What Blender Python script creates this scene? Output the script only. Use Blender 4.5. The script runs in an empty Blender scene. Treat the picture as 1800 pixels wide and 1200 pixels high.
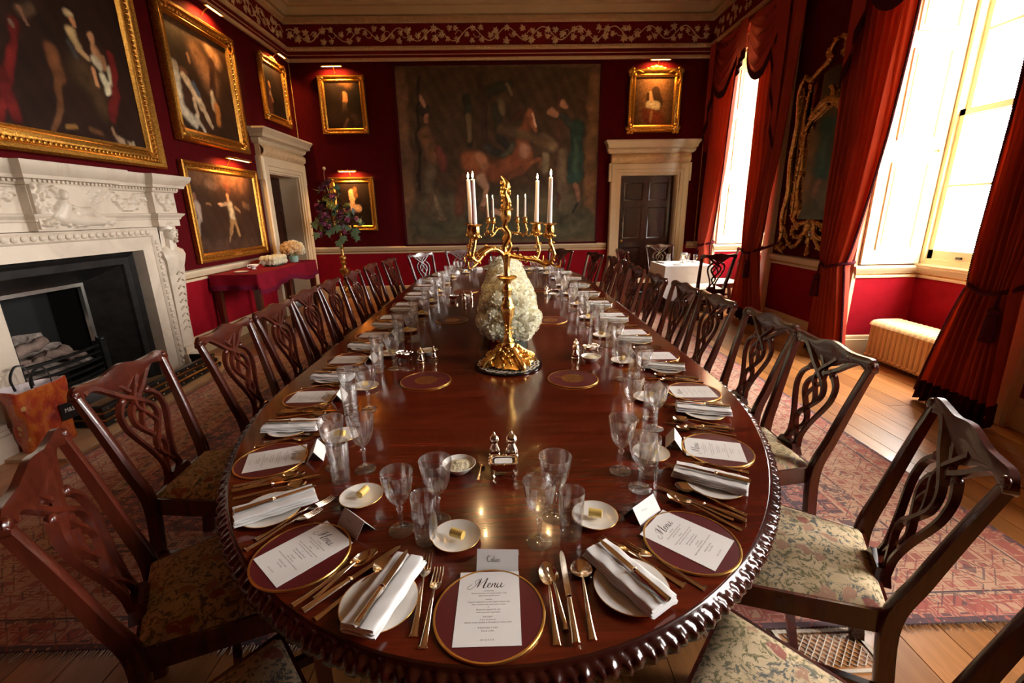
import bpy, math, random
from math import pi, sin, cos, radians as RAD, sqrt, atan2, hypot
from mathutils import Matrix, Vector
import numpy as np
random.seed(7)
S = bpy.context.scene
COL = S.collection

# ---------------------------------------------------------------- camera
cam = bpy.data.cameras.new('camera'); cam.lens = 16.0; cam.sensor_width = 36.0; cam.clip_start = 0.02; cam.clip_end = 200
camo = bpy.data.objects.new('camera', cam); COL.objects.link(camo); S.camera = camo
def _n(v): return v / np.linalg.norm(v)
_Y = _n(np.array([-18, -227, 800.])); _D = np.array([45, 2806, 800.]); _D = _n(_D - _D.dot(_Y) * _Y); _X = np.cross(_D, _Y)
_M = np.array([_X, _Y, -_D])
camo.matrix_world = Matrix(((_M[0][0], -_M[0][1], -_M[0][2], 0), (_M[1][0], -_M[1][1], -_M[1][2], 0), (_M[2][0], -_M[2][1], -_M[2][2], 1.60), (0, 0, 0, 1)))

# ---------------------------------------------------------------- world, exposure
w = bpy.data.worlds.new('world'); S.world = w; w.use_nodes = True
bg = w.node_tree.nodes['Background']; bg.inputs[0].default_value = (1.0, 0.955, 0.90, 1); bg.inputs[1].default_value = 13.0
S.view_settings.view_transform = 'Standard'; S.view_settings.look = 'None'; S.view_settings.gamma = 1.0
S.view_settings.use_curve_mapping = False; S.view_settings.exposure = 1.97
S.cycles.max_bounces = 10; S.cycles.transmission_bounces = 8; S.cycles.transparent_max_bounces = 12
S.cycles.sample_clamp_indirect = 6.0; S.cycles.caustics_refractive = False; S.cycles.caustics_reflective = False

# room measures (metres)
XL, XR, YB, YF, ZC = -3.68, 3.77, 9.05, -2.6, 5.02
WIN = [(-0.14, 1.43), (3.22, 4.79), (6.58, 8.15)]      # window openings along the right wall
XG = 4.42                                               # plane of the sashes
for (a, b) in WIN:                                      # portals only steer the sky light in through the panes
    L = bpy.data.lights.new('window_portal', 'AREA'); L.shape = 'RECTANGLE'; L.size = 2.9; L.size_y = b - a; L.cycles.is_portal = True
    o = bpy.data.objects.new('window_portal', L); COL.objects.link(o)
    o.location = (XG + 0.12, (a + b) / 2, 2.45); o.rotation_euler = (0, RAD(90), 0)

# ---------------------------------------------------------------- materials
class NT:
    def __init__(s, m): s.t = m.node_tree; s.n = s.t.nodes; s.l = s.t.links
    def add(s, typ, ins=None, **kw):
        n = s.n.new(typ)
        for k, v in kw.items(): setattr(n, k, v)
        for k, v in (ins or {}).items():
            if isinstance(v, bpy.types.NodeSocket): s.l.new(v, n.inputs[k])
            else: n.inputs[k].default_value = v
        return n
    def math(s, op, a, b=None, c=None):
        i = {0: a}
        if b is not None: i[1] = b
        if c is not None: i[2] = c
        return s.add('ShaderNodeMath', i, operation=op).outputs[0]
    def ramp(s, fac, stops, const=False):
        n = s.add('ShaderNodeValToRGB', {0: fac}); cr = n.color_ramp
        cr.interpolation = 'CONSTANT' if const else 'LINEAR'
        while len(cr.elements) > 1: cr.elements.remove(cr.elements[0])
        for k, (p, c) in enumerate(stops):
            e = cr.elements[0] if k == 0 else cr.elements.new(p)
            e.position = p; e.color = (*c, 1) if len(c) == 3 else c
        return n.outputs[0]
    def mix(s, fac, a, b, blend='MIX'):
        n = s.add('ShaderNodeMix', data_type='RGBA', blend_type=blend)
        for sock, v in ((n.inputs[0], fac), (n.inputs[6], a), (n.inputs[7], b)):
            if isinstance(v, bpy.types.NodeSocket): s.l.new(v, sock)
            else: sock.default_value = v if not isinstance(v, tuple) or len(v) == 4 else (*v, 1)
        return n.outputs[2]
    def coord(s, kind='Object', scale=(1, 1, 1), rot=(0, 0, 0), loc=(0, 0, 0)):
        tc = s.add('ShaderNodeTexCoord'); mp = s.add('ShaderNodeMapping', {0: tc.outputs[kind], 1: loc, 2: rot, 3: scale}); return mp.outputs[0]
    def noise(s, vec, scale, detail=3, rough=.5, dist=0):
        return s.add('ShaderNodeTexNoise', {'Vector': vec, 'Scale': scale, 'Detail': detail, 'Roughness': rough, 'Distortion': dist})
    def vor(s, vec, scale, feature='F1', dist='EUCLIDEAN', rnd=1.0):
        return s.add('ShaderNodeTexVoronoi', {'Vector': vec, 'Scale': scale, 'Randomness': rnd}, feature=feature, distance=dist)
    def sep(s, v): return s.add('ShaderNodeSeparateXYZ', {0: v}).outputs
    def comb(s, x, y, z): return s.add('ShaderNodeCombineXYZ', {0: x, 1: y, 2: z}).outputs[0]
    def bump(s, h, strength=.3, dist=.01): return s.add('ShaderNodeBump', {'Height': h, 'Strength': strength, 'Distance': dist}).outputs[0]

MAT = {}
def mat(name, col=(.5, .5, .5), rough=.5, metal=0.0, **kw):
    m = bpy.data.materials.new(name); m.use_nodes = True; t = NT(m); p = t.n['Principled BSDF']
    p.inputs['Base Color'].default_value = (*col, 1); p.inputs['Roughness'].default_value = rough; p.inputs['Metallic'].default_value = metal
    for k, v in kw.items(): p.inputs[k.replace('_', ' ')].default_value = v
    MAT[name] = m; m['p'] = 0
    return m, t, p
def setc(t, p, sock, key='Base Color'): t.l.new(sock, p.inputs[key])

def noisy(name, c1, c2, scale, rough=.5, metal=0., bumps=0., bscale=None, vscale=(1, 1, 1), **kw):
    m, t, p = mat(name, c1, rough, metal, **kw)
    v = t.coord('Object', vscale); n = t.noise(v, scale, 4, .6)
    setc(t, p, t.ramp(n.outputs[0], [(.3, c1), (.7, c2)]))
    if bumps: n2 = t.noise(v, bscale or scale * 2, 3); setc(t, p, t.bump(n2.outputs[0], bumps), 'Normal')
    return m
m, t, p = mat('wallpaper', (.1, .01, .01), .8, 0., Specular_IOR_Level=.10)     # dark flock above the dado rail, brighter red distemper below it
v = t.coord('Object'); n = t.noise(v, 9, 4, .6); above = t.math('GREATER_THAN', t.sep(v)[2], .93)
setc(t, p, t.mix(above, t.ramp(n.outputs[0], [(.3, (.250, .0034, .0105)), (.7, (.300, .0046, .0135))]), t.ramp(n.outputs[0], [(.3, (.066, .0007, .0022)), (.7, (.086, .0010, .0031))])))
setc(t, p, t.bump(t.noise(v, 260, 3).outputs[0], .06), 'Normal')
noisy('cream', (.66, .53, .35), (.72, .58, .39), 3, .45)
noisy('white_paint', (.70, .57, .34), (.74, .61, .38), 3, .4)
noisy('ceiling_paint', (.50, .36, .20), (.55, .40, .23), 2, .7)
noisy('plaster_ivory', (.60, .40, .22), (.74, .52, .30), 14, .6)
noisy('frieze_red', (.15, .006, .007), (.19, .008, .009), 8, .7, Specular_IOR_Level=.15)
noisy('skirting', (.60, .44, .24), (.66, .50, .29), 4, .5)
# marble of the chimneypiece
m, t, p = mat('marble', (.7, .62, .53), .35)
v = t.coord('Object'); n1 = t.noise(v, 2.2, 6, .6, 1.5)
c = t.ramp(n1.outputs[0], [(.3, (.48, .40, .31)), (.5, (.61, .52, .42)), (.75, (.67, .58, .47))]); setc(t, p, c)
# hearth stone
noisy('hearth_stone', (.40, .26, .15), (.50, .34, .20), 5, .5)
def wood(name, c1, c2, rough, axis, fine=60, coat=0., stretch=14):
    m, t, p = mat(name, c1, rough, 0., Coat_Weight=coat, Coat_Roughness=.06)
    sc = [stretch] * 3; sc[axis] = 1
    v = t.coord('Object', tuple(sc)); n = t.noise(v, 1.3, 6, .65, .6); n2 = t.noise(v, fine / 14., 3)
    f = t.math('ADD', t.math('MULTIPLY', n.outputs[0], .7), t.math('MULTIPLY', n2.outputs[0], .3))
    setc(t, p, t.ramp(f, [(.32, c1), (.52, tuple((a + b) / 2 for a, b in zip(c1, c2))), (.68, c2)]))
    return m, t, p
wood('table_mahogany', (.040, .0040, .0016), (.165, .019, .0055), .17, 0, 90, .35, 11)
wood('table_edge', (.020, .003, .0016), (.06, .010, .004), .22, 0, 40, .5, 4)
wood('chair_mahogany', (.026, .0045, .0026), (.105, .0165, .0070), .26, 2, 40, .35, 9)
wood('door_mahogany', (.020, .0045, .003), (.05, .011, .006), .22, 2, 40, .08, 9)[2].inputs['Specular IOR Level'].default_value = .3
# oak floorboards, a tint of their own each
m, t, p = wood('oak', (.27, .105, .028), (.49, .21, .064), .36, 1, 60, .12, 12)
oi = t.add('ShaderNodeObjectInfo').outputs['Random']; base = p.inputs['Base Color'].links[0].from_socket
setc(t, p, t.mix(1.0, base, t.ramp(oi, [(0, (.72, .70, .68)), (1, (1.12, 1.1, 1.08))]), 'MULTIPLY'))
mat('floor_gap', (.03, .012, .005), .8)
# gold
def gold(name, c1, c2, rough, bumps, bs):
    m, t, p = mat(name, c1, rough, 1.)
    v = t.coord('Object'); n = t.noise(v, bs, 4, .6)
    setc(t, p, t.ramp(n.outputs[0], [(.3, c1), (.65, c2)])); setc(t, p, t.bump(n.outputs[0], bumps, .004), 'Normal')
gold('ormolu', (.62, .33, .07), (.95, .62, .20), .26, .5, 60)
gold('frame_gold', (.30, .13, .02), (.66, .33, .065), .38, .7, 55)
gold('frame_gold_dark', (.26, .12, .03), (.62, .33, .09), .42, .8, 45)
gold('mirror_gilt', (.28, .14, .04), (.78, .46, .15), .36, .8, 40)
mat('gold_rim', (.85, .50, .14), .3, 1.)
mat('silver', (.86, .74, .60), .13, 1.)
mat('silver_gilt', (.92, .75, .55), .14, 1.)
mat('brass_lamp', (.55, .34, .10), .3, 1.)
mat('linen', (.80, .78, .77), .75)
noisy('table_linen', (.76, .72, .70), (.82, .78, .76), 5, .7)
mat('porcelain', (.84, .80, .74), .18, 0., Coat_Weight=.4)
mat('card', (.80, .77, .75), .6); mat('card_back', (.40, .22, .15), .7)
mat('ink', (.03, .02, .02), .8); mat('ink_soft', (.16, .11, .10), .8)
mat('butter', (.86, .60, .16), .45); noisy('horseradish', (.66, .58, .38), (.78, .70, .50), 90, .6, bumps=.6, bscale=90)
mat('salt', (.85, .84, .82), .8); mat('cobalt', (.006, .008, .05), .1)
mat('black_lacquer', (.006, .006, .007), .15)
mat('wax', (.93, .88, .84), .45, 0., Subsurface_Weight=.2)
mat('lace', (.78, .72, .62), .8)
noisy('mat_maroon', (.085, .006, .009), (.11, .008, .012), 120, .38)
noisy('cast_iron', (.010, .0095, .009), (.028, .026, .024), 12, .38, .4)
mat('soot', (.006, .005, .0045), .9); noisy('ash', (.05, .038, .032), (.46, .37, .32), 11, .9, bumps=.8, bscale=30)
noisy('log', (.10, .06, .045), (.34, .24, .20), 8, .9, bumps=.8, bscale=25)
mat('steel_rivet', (.8, .76, .7), .25, 1.); mat('fender_brass', (.85, .45, .12), .25, 1.)
noisy('radiator_paint', (.74, .55, .28), (.80, .60, .32), 2, .42)
mat('reflected_red', (.25, .03, .035), .2, .6)  # mirrored trough sides, with the table's red reflection put into the colour
# clear crystal
m, t, p = mat('crystal', (1, 1, 1), .0, 0.); p.inputs['Transmission Weight'].default_value = 1.0; p.inputs['IOR'].default_value = 1.52
tr = t.add('ShaderNodeBsdfTransparent', {0: (.99, .99, .99, 1)}); gs = t.add('ShaderNodeBsdfGlossy', {0: (1, 1, 1, 1), 'Roughness': .02}); ge = t.add('ShaderNodeNewGeometry')
dt = t.math('ABSOLUTE', t.add('ShaderNodeVectorMath', {0: ge.outputs['Normal'], 1: ge.outputs['Incoming']}, operation='DOT_PRODUCT').outputs['Value'])
fz = t.math('MULTIPLY_ADD', t.math('POWER', t.math('SUBTRACT', 1.0, dt), 3.2), .88, .075)      # Fresnel of a thin wall, the same from both sides
df = t.add('ShaderNodeBsdfDiffuse', {0: (.95, .95, .95, 1)}); cl0 = t.add('ShaderNodeMixShader', {0: .012, 1: tr.outputs[0], 2: df.outputs[0]})
thin = t.add('ShaderNodeMixShader', {0: fz, 1: cl0.outputs[0], 2: gs.outputs[0]})
mx = t.add('ShaderNodeMixShader', {0: .12, 1: thin.outputs[0], 2: p.outputs[0]}); t.l.new(mx.outputs[0], t.n['Material Output'].inputs[0])
# window glass
m, t, p = mat('window_glass', (1, 1, 1), 0.); tr = t.add('ShaderNodeBsdfTransparent', {0: (1, 1, 1, 1)}); g = t.add('ShaderNodeBsdfGlossy', {'Roughness': 0.0})
mx = t.add('ShaderNodeMixShader', {0: .06, 1: tr.outputs[0], 2: g.outputs[0]}); t.l.new(mx.outputs[0], t.n['Material Output'].inputs[0])
m, t, p = mat('vase_glass', (.75, .9, .85), 0.02); tr = t.add('ShaderNodeBsdfTransparent', {0: (.8, .95, .9, 1)}); mx = t.add('ShaderNodeMixShader', {0: .7, 1: p.outputs[0], 2: tr.outputs[0]}); t.l.new(mx.outputs[0], t.n['Material Output'].inputs[0])
mat('mirror_glass', (.55, .50, .43), .06, 1.)
# cloths
def cloth(name, c1, c2, sc, transl=.0, rough=.8, tc=None):
    m, t, p = mat(name, c1, rough, 0., Specular_IOR_Level=.12)
    v = t.coord('Object'); n = t.noise(v, sc, 3); setc(t, p, t.ramp(n.outputs[0], [(.3, c1), (.7, c2)]))
    wv = t.noise(t.coord('Object', (1, 1, .25)), sc * 14, 2); setc(t, p, t.bump(wv.outputs[0], .12, .004), 'Normal')
    if transl:
        tl = t.add('ShaderNodeBsdfTranslucent', {0: (*(tc or c2), 1)}); mx = t.add('ShaderNodeMixShader', {0: transl, 1: p.outputs[0], 2: tl.outputs[0]})
        t.l.new(mx.outputs[0], t.n['Material Output'].inputs[0])
cloth('curtain', (.38, .050, .027), (.45, .062, .033), 6, .26, .7, (.74, .16, .055))
cloth('valance_cloth', (.30, .032, .020), (.36, .040, .024), 6, .07, .7, (.6, .1, .04))
cloth('curtain_trim', (.035, .0035, .007), (.055, .005, .010), 30)
cloth('rope', (.045, .003, .008), (.075, .006, .013), 60)
cloth('baize', (.17, .003, .012), (.22, .005, .018), 10)
cloth('baize_fringe', (.13, .005, .022), (.20, .009, .035), 80)
cloth('fringe_wool', (.50, .42, .34), (.66, .58, .48), 60)
# flowers
noisy('petal_ivory', (.93, .89, .66), (.96, .94, .80), 18, .6); noisy('petal_peach', (.80, .55, .27), (.86, .72, .48), 12, .6)
noisy('petal_plum', (.06, .006, .03), (.12, .012, .05), 14, .6); noisy('petal_mauve', (.30, .05, .14), (.42, .10, .22), 14, .6)
noisy('petal_lime', (.30, .32, .06), (.44, .42, .12), 22, .6); noisy('leaf_green', (.05, .12, .06), (.16, .26, .16), 16, .5); noisy('leaf_dark', (.014, .022, .012), (.04, .05, .025), 12, .5)
noisy('stem_green', (.06, .16, .03), (.12, .28, .05), 12, .5)
for nm in ('petal_ivory', 'petal_peach'):                     # petals let light through
    t = NT(MAT[nm]); p = t.n['Principled BSDF']; tl = t.add('ShaderNodeBsdfTranslucent'); t.l.new(p.inputs['Base Color'].links[0].from_socket, tl.inputs[0]); mx = t.add('ShaderNodeMixShader', {0: .35, 1: p.outputs[0], 2: tl.outputs[0]}); t.l.new(mx.outputs[0], t.n['Material Output'].inputs[0])
# seat needlework: cream ground, olive foliage, rose and blue-grey blossoms
m, t, p = mat('needlework', (.5, .4, .3), .9)
v = t.coord('Object'); wn = t.noise(v, 14, 3); vw = t.add('ShaderNodeVectorMath', {0: v, 1: wn.outputs['Color']}, operation='MULTIPLY_ADD'); vw.inputs[1].default_value = (1, 1, 1)
off = t.add('ShaderNodeVectorMath', {0: wn.outputs['Color'], 1: (.09, .09, .0)}, operation='MULTIPLY').outputs[0]
vv = t.add('ShaderNodeVectorMath', {0: v, 1: off}, operation='ADD').outputs[0]
vo = t.vor(vv, 15); vo2 = t.vor(vv, 34, 'DISTANCE_TO_EDGE'); n1 = t.noise(vv, 9, 3); n2 = t.noise(vv, 62, 4, .7)
ground = t.mix(t.ramp(n1.outputs[0], [(.42, (0, 0, 0)), (.56, (1, 1, 1))]), (.60, .46, .28), (.50, .37, .21))
leafm = t.ramp(n2.outputs[0], [(.50, (0, 0, 0)), (.56, (1, 1, 1))])
leafc = t.mix(t.ramp(t.noise(vv, 6, 1).outputs[0], [(.45, (0, 0, 0)), (.55, (1, 1, 1))]), (.17, .145, .065), (.115, .115, .105))
c1 = t.mix(leafm, ground, leafc)
hue = t.sep(vo.outputs['Color'])[0]
fl = t.mix(t.ramp(hue, [(.62, (0, 0, 0)), (.64, (1, 1, 1))], True), (.30, .10, .07), (.40, .22, .14))
fm = t.math('MULTIPLY', t.ramp(vo.outputs['Distance'], [(.32, (1, 1, 1)), (.40, (0, 0, 0))]), t.ramp(hue, [(0, (0, 0, 0)), (.45, (1, 1, 1))], True))
fm = t.math('MULTIPLY', fm, t.ramp(n2.outputs[0], [(.36, (0, 0, 0)), (.44, (1, 1, 1))]))
setc(t, p, t.mix(fm, c1, fl)); setc(t, p, t.bump(t.noise(v, 300, 2).outputs[0], .25, .002), 'Normal')
noisy('cream_damask', (.62, .50, .34), (.70, .58, .42), 9, .8)
# oriental rug: bands by the distance to the edge, motifs by cells
RW, RL = 5.46, 5.90
m, t, p = mat('rug', (.3, .1, .08), .95, 0., Sheen_Weight=.2)
v = t.coord('Object'); x, y, z = t.sep(v)
dx = t.math('SUBTRACT', RW / 2, t.math('ABSOLUTE', x)); dy = t.math('SUBTRACT', RL / 2, t.math('ABSOLUTE', y)); d = t.math('MINIMUM', dx, dy)
dn = t.math('DIVIDE', d, 1.2)
NAVY, ROSE, BRICK, SAND, PINK = (.018, .018, .040), (.36, .075, .055), (.27, .040, .030), (.52, .33, .21), (.48, .17, .12)
bands = t.ramp(dn, [(0, NAVY), (.016, PINK), (.035, ROSE), (.105, SAND), (.115, NAVY), (.122, SAND), (.22, BRICK), (.228, SAND), (.44, NAVY), (.45, SAND), (.53, ROSE), (.545, SAND), (.56, NAVY)], True)
motc = t.ramp(dn, [(0, NAVY), (.035, SAND), (.105, NAVY), (.122, ROSE), (.22, SAND), (.228, BRICK), (.44, SAND), (.45, NAVY), (.53, SAND), (.56, PINK)], True)
va = t.vor(v, 13, 'F1', 'CHEBYCHEV', .55); vb = t.vor(v, 27, 'F1', 'MANHATTAN', .7); vc = t.vor(v, 5.2, 'F1', 'MANHATTAN', .3)
ma = t.ramp(va.outputs['Distance'], [(.22, (1, 1, 1)), (.25, (0, 0, 0)), (.36, (0, 0, 0)), (.37, (1, 1, 1)), (.43, (0, 0, 0))], True)
mb = t.ramp(vb.outputs['Distance'], [(.30, (1, 1, 1)), (.34, (0, 0, 0))], True)
mc = t.ramp(vc.outputs['Distance'], [(.16, (1, 1, 1)), (.2, (0, 0, 0)), (.34, (1, 1, 1)), (.40, (0, 0, 0)), (.62, (1, 1, 1)), (.66, (0, 0, 0))], True)
r1 = t.sep(va.outputs['Color'])[0]; r2 = t.sep(vb.outputs['Color'])[1]
c = t.mix(t.math('MULTIPLY', ma, .85), bands, motc)
c = t.mix(t.math('MULTIPLY', mb, t.ramp(r2, [(0, (0, 0, 0)), (.45, (1, 1, 1))], True)), c, t.mix(t.ramp(r2, [(.6, (0, 0, 0)), (.8, (1, 1, 1))], True), SAND, ROSE))
c = t.mix(t.math('MULTIPLY', mc, .7), c, t.mix(t.ramp(r1, [(.4, (0, 0, 0)), (.5, (1, 1, 1))], True), BRICK, NAVY))
wear = t.noise(v, 3, 4); c = t.mix(t.math('MULTIPLY', wear.outputs[0], .35), c, (.36, .11, .07))
setc(t, p, c); setc(t, p, t.bump(t.noise(v, 400, 2).outputs[0], .3, .003), 'Normal')
# painted colours held on the mesh, for canvases and flat print
m, t, p = mat('canvas_paint', (.5, .5, .5), .55, 0., Specular_IOR_Level=.12)
at = t.add('ShaderNodeAttribute', attribute_name='paint'); br = t.noise(t.coord('Object', (1, 1, 1)), 70, 4, .7)
setc(t, p, t.mix(.35, at.outputs[0], t.ramp(br.outputs[0], [(.3, (.3, .3, .3)), (.7, (1.3, 1.3, 1.3))]), 'MULTIPLY'))
m, t, p = mat('tapestry_weave', (.5, .5, .5), .95)
at = t.add('ShaderNodeAttribute', attribute_name='paint'); wv = t.noise(t.coord('Object', (160, 60, 1)), 1, 2); n = t.noise(t.coord('Object'), 9, 6, .75)
c = t.mix(.5, at.outputs[0], t.ramp(n.outputs[0], [(.3, (.4, .4, .4)), (.7, (1.35, 1.3, 1.2))]), 'MULTIPLY')
setc(t, p, t.mix(.22, c, t.ramp(wv.outputs[0], [(.3, (.5, .5, .5)), (.7, (1.2, 1.2, 1.2))]), 'MULTIPLY'))
m, t, p = mat('bag_plastic', (.5, .1, .05), .3, 0., Coat_Weight=.3)
v = t.coord('Object'); n = t.noise(v, 7, 4, .6, 1.2); vo = t.vor(v, 16)
c = t.ramp(n.outputs[0], [(.30, (.20, .012, .012)), (.45, (.42, .05, .015)), (.56, (.55, .14, .02)), (.68, (.45, .06, .02))])
setc(t, p, t.mix(t.math('MULTIPLY', t.ramp(vo.outputs['Distance'], [(.2, (1, 1, 1)), (.3, (0, 0, 0))]), t.ramp(t.sep(vo.outputs['Color'])[0], [(.0, (0, 0, 0)), (.6, (1, 1, 1))], True)), c, (.62, .36, .12)))
setc(t, p, t.bump(t.noise(v, 9, 4, .6, .8).outputs[0], .7, .03), 'Normal')
mat('bag_lining', (.70, .62, .64), .5); mat('bag_black', (.010, .009, .009), .35); mat('print_white', (.8, .75, .72), .6)
noisy('outdoor_gravel', (.13, .12, .08), (.18, .16, .11), 30, .95)
def emit(name, col, st):
    m, t, p = mat(name, col, 1.); e = t.add('ShaderNodeEmission', {0: (*col, 1), 1: st}); t.l.new(e.outputs[0], t.n['Material Output'].inputs[0])
emit('flame', (1.0, .55, .16), 60.); emit('lamp_glow', (1.0, .50, .13), 4.)

# ---------------------------------------------------------------- mesh helpers
def cr(pts, n=6):                                        # Catmull-Rom through points of any dimension
    P = [np.array(p, float) for p in pts]; out = []
    for i in range(len(P) - 1):
        a = P[max(i - 1, 0)]; b = P[i]; c = P[i + 1]; d = P[min(i + 2, len(P) - 1)]
        for k in range(n):
            t = k / n; out.append(.5 * (2 * b + (c - a) * t + (2 * a - 5 * b + 4 * c - d) * t * t + (3 * b - a - 3 * c + d) * t ** 3))
    out.append(P[-1]); return [tuple(q) for q in out]
class MB:
    def __init__(s): s.v = []; s.f = []; s.col = None
    def add(s, vs, fs):
        o = len(s.v); s.v += [tuple(map(float, q)) for q in vs]; s.f += [tuple(i + o for i in f) for f in fs]; return s
    def box(s, x0, x1, y0, y1, z0, z1):
        return s.add([(x0, y0, z0), (x1, y0, z0), (x1, y1, z0), (x0, y1, z0), (x0, y0, z1), (x1, y0, z1), (x1, y1, z1), (x0, y1, z1)],
                     [(3, 2, 1, 0), (4, 5, 6, 7), (0, 1, 5, 4), (1, 2, 6, 5), (2, 3, 7, 6), (3, 0, 4, 7)])
    def lathe(s, prof, n=20, c=(0, 0, 0), mod=None, closed=False):
        vs = []; m = len(prof)
        for i, (r, z) in enumerate(prof):
            for k in range(n):
                a = 2 * pi * k / n; rr = r * (mod(a, z) if mod else 1); vs.append((c[0] + rr * cos(a), c[1] + rr * sin(a), c[2] + z))
        fs = [(i * n + k, i * n + (k + 1) % n, (i + 1) * n + (k + 1) % n, (i + 1) * n + k) for i in range(m - 1) for k in range(n)]
        if closed: fs += [((m - 1) * n + k, (m - 1) * n + (k + 1) % n, (k + 1) % n, k) for k in range(n)]
        else:
            if prof[0][0] > 1e-5: fs.append(tuple(range(n - 1, -1, -1)))
            if prof[-1][0] > 1e-5: fs.append(tuple((m - 1) * n + k for k in range(n)))
        return s.add(vs, fs)
    def tube(s, pts, r, n=8, closed=False, flat=1.0, cap=True):
        P = [Vector(p) for p in pts]; m = len(P); R = r if hasattr(r, '__len__') else [r] * m
        if len(R) != m: R = list(np.interp(np.linspace(0, 1, m), np.linspace(0, 1, len(R)), R))
        T = [((P[(i + 1) % m] - P[i - 1]) if closed else (P[min(i + 1, m - 1)] - P[max(i - 1, 0)])).normalized() for i in range(m)]
        u = T[0].orthogonal().normalized() if abs(T[0].z) > .9 else T[0].cross(Vector((0, 0, 1))).normalized(); vs = []
        for i in range(m):
            u = (u - T[i] * u.dot(T[i])).normalized(); w_ = T[i].cross(u)
            for k in range(n): a = 2 * pi * k / n; vs.append(P[i] + (u * cos(a) + w_ * sin(a) * flat) * R[i])
        fs = [(i * n + k, i * n + (k + 1) % n, ((i + 1) % m) * n + (k + 1) % n, ((i + 1) % m) * n + k) for i in range(m if closed else m - 1) for k in range(n)]
        if not closed and cap: fs += [tuple(range(n - 1, -1, -1)), tuple((m - 1) * n + k for k in range(n))]
        return s.add(vs, fs)
    def sphere(s, c, r, nu=10, nv=7, sc=(1, 1, 1)):
        vs = [(c[0], c[1], c[2] - r * sc[2])]
        for j in range(1, nv):
            ph = -pi / 2 + pi * j / nv
            vs += [(c[0] + r * sc[0] * cos(ph) * cos(2 * pi * k / nu), c[1] + r * sc[1] * cos(ph) * sin(2 * pi * k / nu), c[2] + r * sc[2] * sin(ph)) for k in range(nu)]
        vs.append((c[0], c[1], c[2] + r * sc[2])); e = len(vs) - 1
        fs = [(0, 1 + (k + 1) % nu, 1 + k) for k in range(nu)] + [(e, e - nu + k, e - nu + (k + 1) % nu) for k in range(nu)]
        fs += [(1 + j * nu + k, 1 + j * nu + (k + 1) % nu, 1 + (j + 1) * nu + (k + 1) % nu, 1 + (j + 1) * nu + k) for j in range(nv - 2) for k in range(nu)]
        return s.add(vs, fs)
    def prism(s, poly, z0, z1):
        n = len(poly); return s.add([(x, y, z0) for x, y in poly] + [(x, y, z1) for x, y in poly],
                                    [tuple(range(n - 1, -1, -1)), tuple(range(n, 2 * n))] + [(i, (i + 1) % n, n + (i + 1) % n, n + i) for i in range(n)])
    def grid(s, nu, nv, fn, wrap=False):
        vs = [fn(i / nu, j / nv) for j in range(nv + 1) for i in range(nu + 1)]; w_ = nu + 1
        return s.add(vs, [(j * w_ + i, j * w_ + i + 1, (j + 1) * w_ + i + 1, (j + 1) * w_ + i) for j in range(nv) for i in range(nu)])
    def run(s, path, prof, closed=False, flip=False):
        # a moulding: profile (out, z) carried along a plan path with mitred corners; "out" is to the left of travel
        P = [np.array(p[:2], float) for p in path]; m = len(P); vs = []; k = len(prof)
        for i in range(m):
            a = P[i] - P[i - 1] if (closed or i > 0) else P[i + 1] - P[i]; b = P[(i + 1) % m] - P[i] if (closed or i < m - 1) else a
            a = a / np.linalg.norm(a); b = b / np.linalg.norm(b); na = np.array([-a[1], a[0]]); nb = np.array([-b[1], b[0]]); q = na + nb; q = q / max(q.dot(q) / 2, .15)
            if flip: q = -q
            vs += [(P[i][0] + q[0] * o, P[i][1] + q[1] * o, z) for o, z in prof]
        fs = [(i * k + j, ((i + 1) % m) * k + j, ((i + 1) % m) * k + j + 1, i * k + j + 1) for i in range(m if closed else m - 1) for j in range(k - 1)]
        if not closed: fs += [tuple(range(k)), tuple((m - 1) * k + j for j in range(k - 1, -1, -1))]
        return s.add(vs, fs)
    def stroke(s, pts, wid, thick, mp=None, n=5, smooth=True):
        # a flat strap of given width along a 2-D curve, with thickness; mp maps (a, b, depth) to space
        Q = cr(pts, n) if smooth else [tuple(q) for q in pts]; m = len(Q); W = wid if hasattr(wid, '__len__') else [wid]
        W = np.interp(np.linspace(0, 1, m), np.linspace(0, 1, len(W)), W); vs = []; mp = mp or (lambda a, b, c: (a, b, c))
        for i in range(m):
            d = np.array(Q[min(i + 1, m - 1)]) - np.array(Q[max(i - 1, 0)]); d = d / (np.linalg.norm(d) + 1e-9); nx, ny = -d[1] * W[i] / 2, d[0] * W[i] / 2; a, b = Q[i]; h = thick / 2
            vs += [mp(a + nx, b + ny, -h), mp(a + nx * .55, b + ny * .55, h), mp(a - nx * .55, b - ny * .55, h), mp(a - nx, b - ny, -h)]
        fs = [(4 * i + k, 4 * i + (k + 1) % 4, 4 * i + 4 + (k + 1) % 4, 4 * i + 4 + k) for i in range(m - 1) for k in range(4)]
        return s.add(vs, fs + [(3, 2, 1, 0), tuple(4 * (m - 1) + k for k in range(4))])
    def xf(s, M): s.v = [tuple(M @ Vector(q)) for q in s.v]; return s
    def mesh(s, name, smooth=None):
        me = bpy.data.meshes.new(name); me.from_pydata(s.v, [], s.f); me.validate(); 
        if smooth is not None:
            me.shade_smooth()
            if smooth < 180: me.set_sharp_from_angle(angle=RAD(smooth))
        return me
    def build(s, name, material, parent=None, smooth=35, fixn=True):
        me = s.mesh(name, None)
        if fixn:
            import bmesh
            bm = bmesh.new(); bm.from_mesh(me); bmesh.ops.recalc_face_normals(bm, faces=bm.faces); bm.to_mesh(me); bm.free()
        if smooth is not None:
            me.shade_smooth()
            if smooth < 180: me.set_sharp_from_angle(angle=RAD(smooth))
        return link(name, me, material, parent)
def link(name, me, material, parent=None):
    if not me.materials: me.materials.append(MAT[material])
    o = bpy.data.objects.new(name, me); COL.objects.link(o); o.parent = parent; return o
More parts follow.
